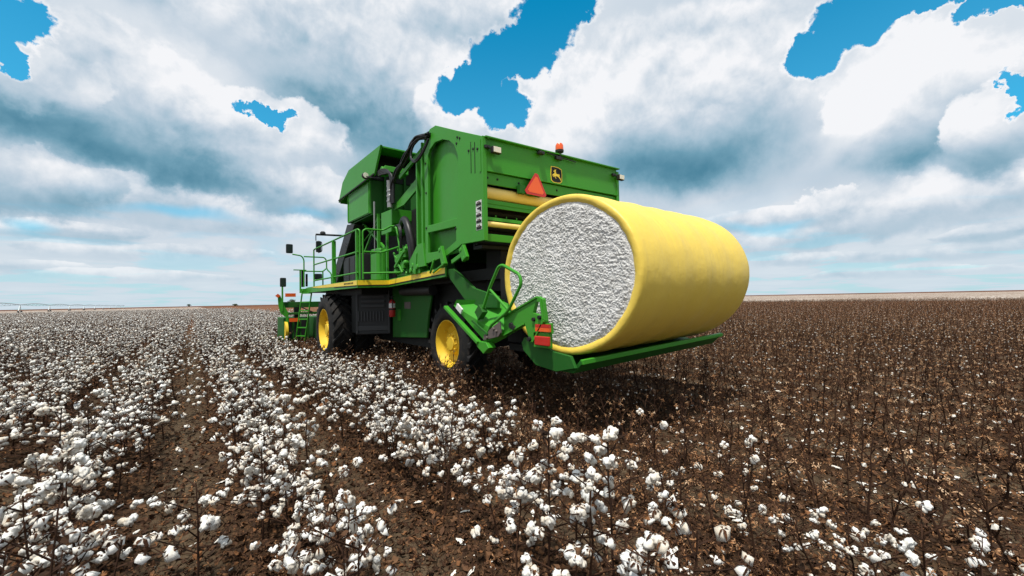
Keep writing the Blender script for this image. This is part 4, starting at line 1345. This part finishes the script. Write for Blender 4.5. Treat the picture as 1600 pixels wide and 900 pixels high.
def far_tree(x, y, h, w, label, seed):
    rg = random.Random(seed)
    e = empty('far_tree', (x, y, 0), label, 'tree')
    m = MB(); m.tube([(x, y, 0), (x+.1, y, h*.3), (x, y+.1, h*.6)], w*.05, 8, w*.02)
    for k in range(5):
        a = rg.uniform(0, 6.28); m.tube([(x, y, h*.3), (x+math.cos(a)*w*.3, y+math.sin(a)*w*.3, h*rg.uniform(.55, .8))], w*.02, 5, w*.008)
    m.build('trunk', M['bark'], e)
    m = MB()
    cl = [(Vector((x+rg.gauss(0, w*.22), y+rg.gauss(0, w*.22), h*rg.uniform(.4, .85))), w*rg.uniform(.12, .24)) for _ in range(16)]
    for c, r in cl:
        for _ in range(150):
            d = Vector((rg.gauss(0, 1), rg.gauss(0, 1), rg.gauss(0, .8))).normalized()*r*rg.random()**.4
            lv, lf = leaf_shape(rg, w*.035); Mx = rot_to(rg, 1.5)
            m.add([c+d+Mx @ v for v in lv], lf)
    m.build('crown', M['foliage'], e)
far_tree(130, 760, 9.5, 13, 'round green tree alone on the horizon left of the harvester', 1)
far_tree(-3, 800, 5, 5, 'tiny dark tree on the horizon above the row gap', 2)
far_tree(62, 900, 4, 8, 'low dark bush on the horizon beyond the brown strip', 3)

# ================================================================== LIGHT AND SKY
to_sun = Vector((-.30, -.19, .93)).normalized()
sl = bpy.data.lights.new('sun', 'SUN')
sl.energy = 4.7; sl.angle = R(4); sl.color = (1, .955, .88)
so = bpy.data.objects.new('sun', sl); COL.objects.link(so)
so.rotation_euler = (-to_sun).to_track_quat('-Z', 'Y').to_euler()
so.location = (-20, -20, 40)

HOLES = [(-0.218, 0.424, 0.049, 0.036, 0, 1), (-0.227, 0.386, 0.025, 0.022, 0, 1), (0.122, 0.389, 0.039, 0.015, 0, 1), (0.667, 0.534, 0.109, 0.049, 0, 1), (0.564, 0.48, 0.093, 0.04, 20, 1), (0.747, 0.594, 0.074, 0.065, 0, 1), (0.649, 0.442, 0.059, 0.045, 0, 1), (0.833, 0.619, 0.046, 0.031, 0, 0.8), (1.352, 0.475, 0.069, 0.043, 0, 1), (1.295, 0.439, 0.038, 0.043, 0, 1), (1.435, 0.469, 0.096, 0.021, 0, 1), (1.534, 0.418, 0.038, 0.022, 0, 1), (1.552, 0.3, 0.013, 0.037, 0, 1), (1.48, 0.462, 0.06, 0.022, -8, 1)]
SOFT = [(-0.01, 0.165, 0.086, 0.014, 0, 0.55), (-0.215, 0.13, 0.032, 0.01, 0, 0.5), (1.189, 0.153, 0.069, 0.013, 0, 0.35), (0.199, 0.212, 0.05, 0.011, 0, 0.3)]
DARK = [(-0.131, 0.294, 0.166, 0.039, -12, 1), (-0.217, 0.291, 0.078, 0.037, 0, 0.5), (-0.216, 0.196, 0.078, 0.029, 0, 0.75), (0.305, 0.392, 0.103, 0.101, -20, 0.6), (0.188, 0.436, 0.161, 0.058, 0, 0.3), (0.029, 0.527, 0.155, 0.039, 0, 0.3), (0.544, 0.612, 0.093, 0.048, 0, 0.4), (1.121, 0.258, 0.21, 0.036, -4, 0.85), (0.977, 0.309, 0.194, 0.024, 0, 0.6), (1.417, 0.239, 0.14, 0.032, 10, 0.9), (1.048, 0.399, 0.146, 0.062, 0, 0.3), (0.127, 0.234, 0.208, 0.018, 0, 0.55), (0.418, 0.323, 0.088, 0.041, 0, 0.3), (1.286, 0.133, 0.121, 0.014, 5, 0.65), (1.496, 0.122, 0.069, 0.016, 0, 0.45), (0.05, 0.276, 0.169, 0.024, -12, 0.5), (-0.116, 0.393, 0.072, 0.029, 0, 0.2), (-0.168, 0.143, 0.065, 0.009, 0, 0.3), (1.526, 0.196, 0.052, 0.013, 8, 0.4)]
BRIGHT = [(0.772, 0.405, 0.092, 0.079, 0, 1), (0.225, 0.339, 0.09, 0.038, 0, 0.8), (-0.131, 0.196, 0.085, 0.023, 0, 0.6), (1.19, 0.173, 0.137, 0.021, 0, 0.7), (1.415, 0.404, 0.074, 0.048, 0, 0.6), (0.54, 0.422, 0.092, 0.033, 0, 0.8), (-0.197, 0.338, 0.061, 0.023, 0, 0.5), (1.447, 0.168, 0.1, 0.016, 8, 0.6), (0.392, 0.5, 0.058, 0.059, 0, 0.5)]
BODIES = [(1.363, 0.143, 0.275, 0.048, 6, 0.95, 0.55, -0.1), (1.212, 0.151, 0.179, 0.028, 0, 0.95, 0.6, -0.1), (-0.082, 0.183, 0.225, 0.047, 0, 0.95, 0.66, -0.1), (0.139, 0.245, 0.269, 0.051, -6, 0.9, 0.42, -0.1), (-0.196, 0.194, 0.102, 0.049, 0, 0.8, 0.35, -0.2), (-0.116, 0.349, 0.275, 0.119, -10, 0.8, 0.03, -0.35), (-0.197, 0.347, 0.088, 0.05, 0, 0.88, 0.5, -0.3), (0.363, 0.478, 0.267, 0.193, -12, 0.88, 0.22, -0.25), (0.139, 0.349, 0.153, 0.072, 0, 0.93, 0.62, -0.4), (0.094, 0.532, 0.225, 0.075, 0, 0.78, 0.6, 0), (0.544, 0.604, 0.169, 0.059, 0, 0.85, 0.55, -0.1), (0.532, 0.407, 0.114, 0.059, -15, 0.97, 0.8, -0.5), (1.049, 0.41, 0.307, 0.18, -3, 0.96, 0.06, -0.48), (0.772, 0.401, 0.137, 0.099, 0, 1.0, 0.8, -0.5), (1.445, 0.32, 0.137, 0.118, 6, 0.96, 0.06, -0.5), (1.528, 0.247, 0.058, 0.075, 0, 0.92, 0.3, -0.4)]
world = bpy.data.worlds.new('World'); S.world = world
world.use_nodes = True
t = NT(world.node_tree)
D = t.node('ShaderNodeTexCoord').outputs['Generated']
sx = t.node('ShaderNodeSeparateXYZ'); t.put(sx.inputs[0], D)
az = t.math('ARCTAN2', sx.outputs[0], sx.outputs[1])
el = t.math('ARCSINE', sx.outputs[2])
cb = t.node('ShaderNodeCombineXYZ'); t.put(cb.inputs[0], az); t.put(cb.inputs[1], el)
P0 = cb.outputs[0]
def centred(vec, scale, detail, rough, amp):
    c = t.noise(vec, scale, detail, rough).outputs['Color']
    return t.vm('SCALE', t.vm('SUBTRACT', c, (.5, .5, .5)), scale=amp)
# crisp, billowing outlines for the cumulus edges; softer warp for the shading
Pw = t.vm('ADD', t.vm('ADD', P0, centred(D, 6, 1, .5, .06)), centred(D, 17, 8, .62, .115))
Ps = t.vm('ADD', P0, centred(D, 4.5, 3, .5, .10))
def ellipse(vec, e, lo, hi):
    mp = t.node('ShaderNodeMapping', vector_type='TEXTURE')
    t.put(mp.inputs['Vector'], vec)
    mp.inputs['Location'].default_value = (e[0], e[1], 0)
    mp.inputs['Rotation'].default_value = (0, 0, R(e[4]))
    mp.inputs['Scale'].default_value = (e[2], e[3], 1)
    return t.maprange(t.vm('LENGTH', mp.outputs[0]), lo, hi, e[5], 0)
hole = None
for e in HOLES:
    v = ellipse(Pw, e, .55, 1.45); hole = v if hole is None else t.math('MAXIMUM', hole, v)
rim_lit = t.maprange(hole, .04, .34)
hole = t.maprange(t.math('SUBTRACT', hole, t.math('MULTIPLY', t.maprange(t.noise(D, 13, 6, .6, .8).outputs[0], .52, .72), .22)), .32, .60)
soft = None
for e in SOFT:
    v = ellipse(Ps, e, .1, 1.5); soft = v if soft is None else t.math('ADD', soft, v)
dark = None
for e in DARK:
    v = ellipse(Ps, e, .15, 1.55); dark = v if dark is None else t.math('ADD', dark, v)
bright = None
for e in BRIGHT:
    v = ellipse(Ps, e, .1, 1.6); bright = v if bright is None else t.math('ADD', bright, v)
# cloud texture: lumps high up, flattened streaks towards the horizon
den = t.math('ADD', t.math('MAXIMUM', sx.outputs[2], 0), .07)
pl = t.node('ShaderNodeCombineXYZ')
t.put(pl.inputs[0], t.math('DIVIDE', sx.outputs[0], den)); t.put(pl.inputs[1], t.math('DIVIDE', sx.outputs[1], den))
st = t.noise(pl.outputs[0], .85, 6, .55, .6).outputs[0]
def lumps(off): return t.noise(t.vm('ADD', D, off), 3.6, 7, .5, .15).outputs[0]
lump = lumps((0, 0, 0))
fine = t.noise(t.vm('ADD', D, centred(D, 9, 2, .5, .05)), 12, 6, .58).outputs[0]
fine2 = t.noise(t.vm('ADD', t.vm('ADD', D, (-.006, -.003, .018)), centred(D, 9, 2, .5, .05)), 12, 6, .58).outputs[0]
lit = t.math('ADD', t.math('SUBTRACT', lump, lumps((-.012, -.006, .035))), t.math('MULTIPLY', t.math('SUBTRACT', fine, fine2), .42))        # sunlit upper sides of the billows
low = t.maprange(sx.outputs[2], .06, .26, 1, 0)
tex = t.math('ADD', t.math('MULTIPLY', lump, t.math('SUBTRACT', 1, t.math('MULTIPLY', low, .8))), t.math('MULTIPLY', st, t.math('MULTIPLY', low, .8)))
s = t.math('ADD', .74, t.math('MULTIPLY', t.math('SUBTRACT', tex, .5), .55))
s = t.math('SUBTRACT', s, t.math('MULTIPLY', dark, .28))
s = t.math('ADD', s, t.math('MULTIPLY', bright, .16))
# cloud bodies, far to near: bright billowing tops over darker flat bases
Pb = t.vm('ADD', t.vm('ADD', P0, centred(D, 5, 2, .5, .07)), centred(D, 14, 8, .6, .10))
relief = t.math('ADD', t.math('MULTIPLY', lit, 1.7), t.math('ADD', t.math('MULTIPLY', t.math('SUBTRACT', lump, .5), .80), t.math('MULTIPLY', t.math('SUBTRACT', fine, .5), .22)))
LOW_BODIES = [(-0.13, 0.099, 0.101, 0.019, 0, 0.92, 0.66, 0), (0.03, 0.103, 0.122, 0.017, 0, 0.9, 0.68, 0), (-0.208, 0.068, 0.079, 0.012, 0, 0.9, 0.7, 0), (-0.064, 0.057, 0.14, 0.012, 0, 0.9, 0.72, 0), (0.162, 0.166, 0.09, 0.037, 0, 0.97, 0.74, -0.2), (1.466, 0.064, 0.111, 0.015, 3, 0.93, 0.66, 0), (1.274, 0.068, 0.113, 0.015, 0, 0.92, 0.66, 0), (1.402, 0.036, 0.142, 0.01, 0, 0.9, 0.7, 0), (1.265, 0.107, 0.114, 0.019, 4, 0.95, 0.6, 0), (1.509, 0.09, 0.067, 0.015, 4, 0.93, 0.6, 0), (-0.16, 0.128, 0.095, 0.019, 0, 0.93, 0.5, 0), (0.03, 0.156, 0.102, 0.017, 0, 0.9, 0.6, 0)]
# small far clouds: their outline noise shrinks with their height
Plow = t.vm('ADD', P0, t.vm('MULTIPLY', centred(t.vm('MULTIPLY', D, (1, 1, 3)), 16, 7, .6, 1), (.10, .022, 0)))
for (u, v, ru, rv, rot, top, bot, cut) in LOW_BODIES+BODIES:
    far_cloud = rv < .03 and v < .17
    mp = t.node('ShaderNodeMapping', vector_type='TEXTURE')
    t.put(mp.inputs['Vector'], Plow if far_cloud else Pb)
    mp.inputs['Location'].default_value = (u, v, 0)
    mp.inputs['Rotation'].default_value = (0, 0, R(rot))
    mp.inputs['Scale'].default_value = (ru, rv, 1)
    q = t.vm('LENGTH', mp.outputs[0])
    sp = t.node('ShaderNodeSeparateXYZ'); t.put(sp.inputs[0], mp.outputs[0])
    mp2 = t.node('ShaderNodeMapping', vector_type='TEXTURE')
    t.put(mp2.inputs['Vector'], Plow if far_cloud else Ps)
    for k in ('Location', 'Rotation', 'Scale'): mp2.inputs[k].default_value = mp.inputs[k].default_value
    sp2 = t.node('ShaderNodeSeparateXYZ'); t.put(sp2.inputs[0], mp2.outputs[0])
    crisp = t.maprange(q, 1.04, .90, 0, 1)
    fuzzy = t.maprange(q, 1.25, .60, 0, 1)
    w = t.maprange(sp2.outputs[1], -.35, .15, 0, 1)
    mask = t.math('ADD', t.math('MULTIPLY', crisp, w), t.math('MULTIPLY', fuzzy, t.math('SUBTRACT', 1, w)))
    g = t.maprange(sp2.outputs[1], cut-.45, cut+.75, bot-.04, top-.03)
    body = t.math('ADD', g, t.math('MULTIPLY', relief, t.maprange(sp2.outputs[1], -.9, .1, .25, 1)))
    s = t.math('ADD', t.math('MULTIPLY', s, t.math('SUBTRACT', 1, mask)), t.math('MULTIPLY', body, mask))
s = t.math('ADD', s, t.math('MULTIPLY', rim_lit, .15))
cc = t.ramp(s, [(0, (.085, .25, .36)), (.18, (.17, .36, .48)), (.42, (.38, .54, .66)), (.64, (.58, .68, .78)), (.84, (.79, .84, .90)), (1, (.96, .97, 1.0))])
# pale haze close to the horizon
hz = t.maprange(sx.outputs[2], -.02, .16, 1, 0)
cc = t.mix(t.math('MULTIPLY', hz, .55), cc, (.60, .75, .84))
lowhole = t.math('MULTIPLY', t.maprange(st, .50, .40), t.math('MULTIPLY', low, .16))
cov = t.math('SUBTRACT', 1, t.math('MAXIMUM', hole, t.math('MULTIPLY', soft, .9), ), clamp=True)
cov = t.math('SUBTRACT', cov, lowhole, clamp=True)
sky = t.node('ShaderNodeTexSky', sky_type='NISHITA')
sky.sun_disc = False
sky.sun_elevation = math.asin(to_sun.z)
sky.sun_rotation = math.atan2(to_sun.x, to_sun.y)
sky.dust_density = .4; sky.ozone_density = 2.0
blue = t.mix(1.0, sky.outputs[0], (.02, 1.06, 1.18), 'MULTIPLY')
blue = t.mix(t.maprange(sx.outputs[2], .62, .30, .0, .12), blue, (2.9, 5.0, 6.6))
b1 = t.node('ShaderNodeBackground'); t.put(b1.inputs[0], blue); b1.inputs[1].default_value = .145
b2 = t.node('ShaderNodeBackground'); t.put(b2.inputs[0], cc); b2.inputs[1].default_value = .95
mx = t.node('ShaderNodeMixShader'); t.put(mx.inputs[0], cov); t.l.new(b1.outputs[0], mx.inputs[1]); t.l.new(b2.outputs[0], mx.inputs[2])
wo = t.node('ShaderNodeOutputWorld'); t.l.new(mx.outputs[0], wo.inputs[0])
world.cycles.sampling_method = 'MANUAL'
world.cycles.sample_map_resolution = 512
print('white', len(W), 'picked', len(K), 'litter', len(LP), len(BPp), len(LT))
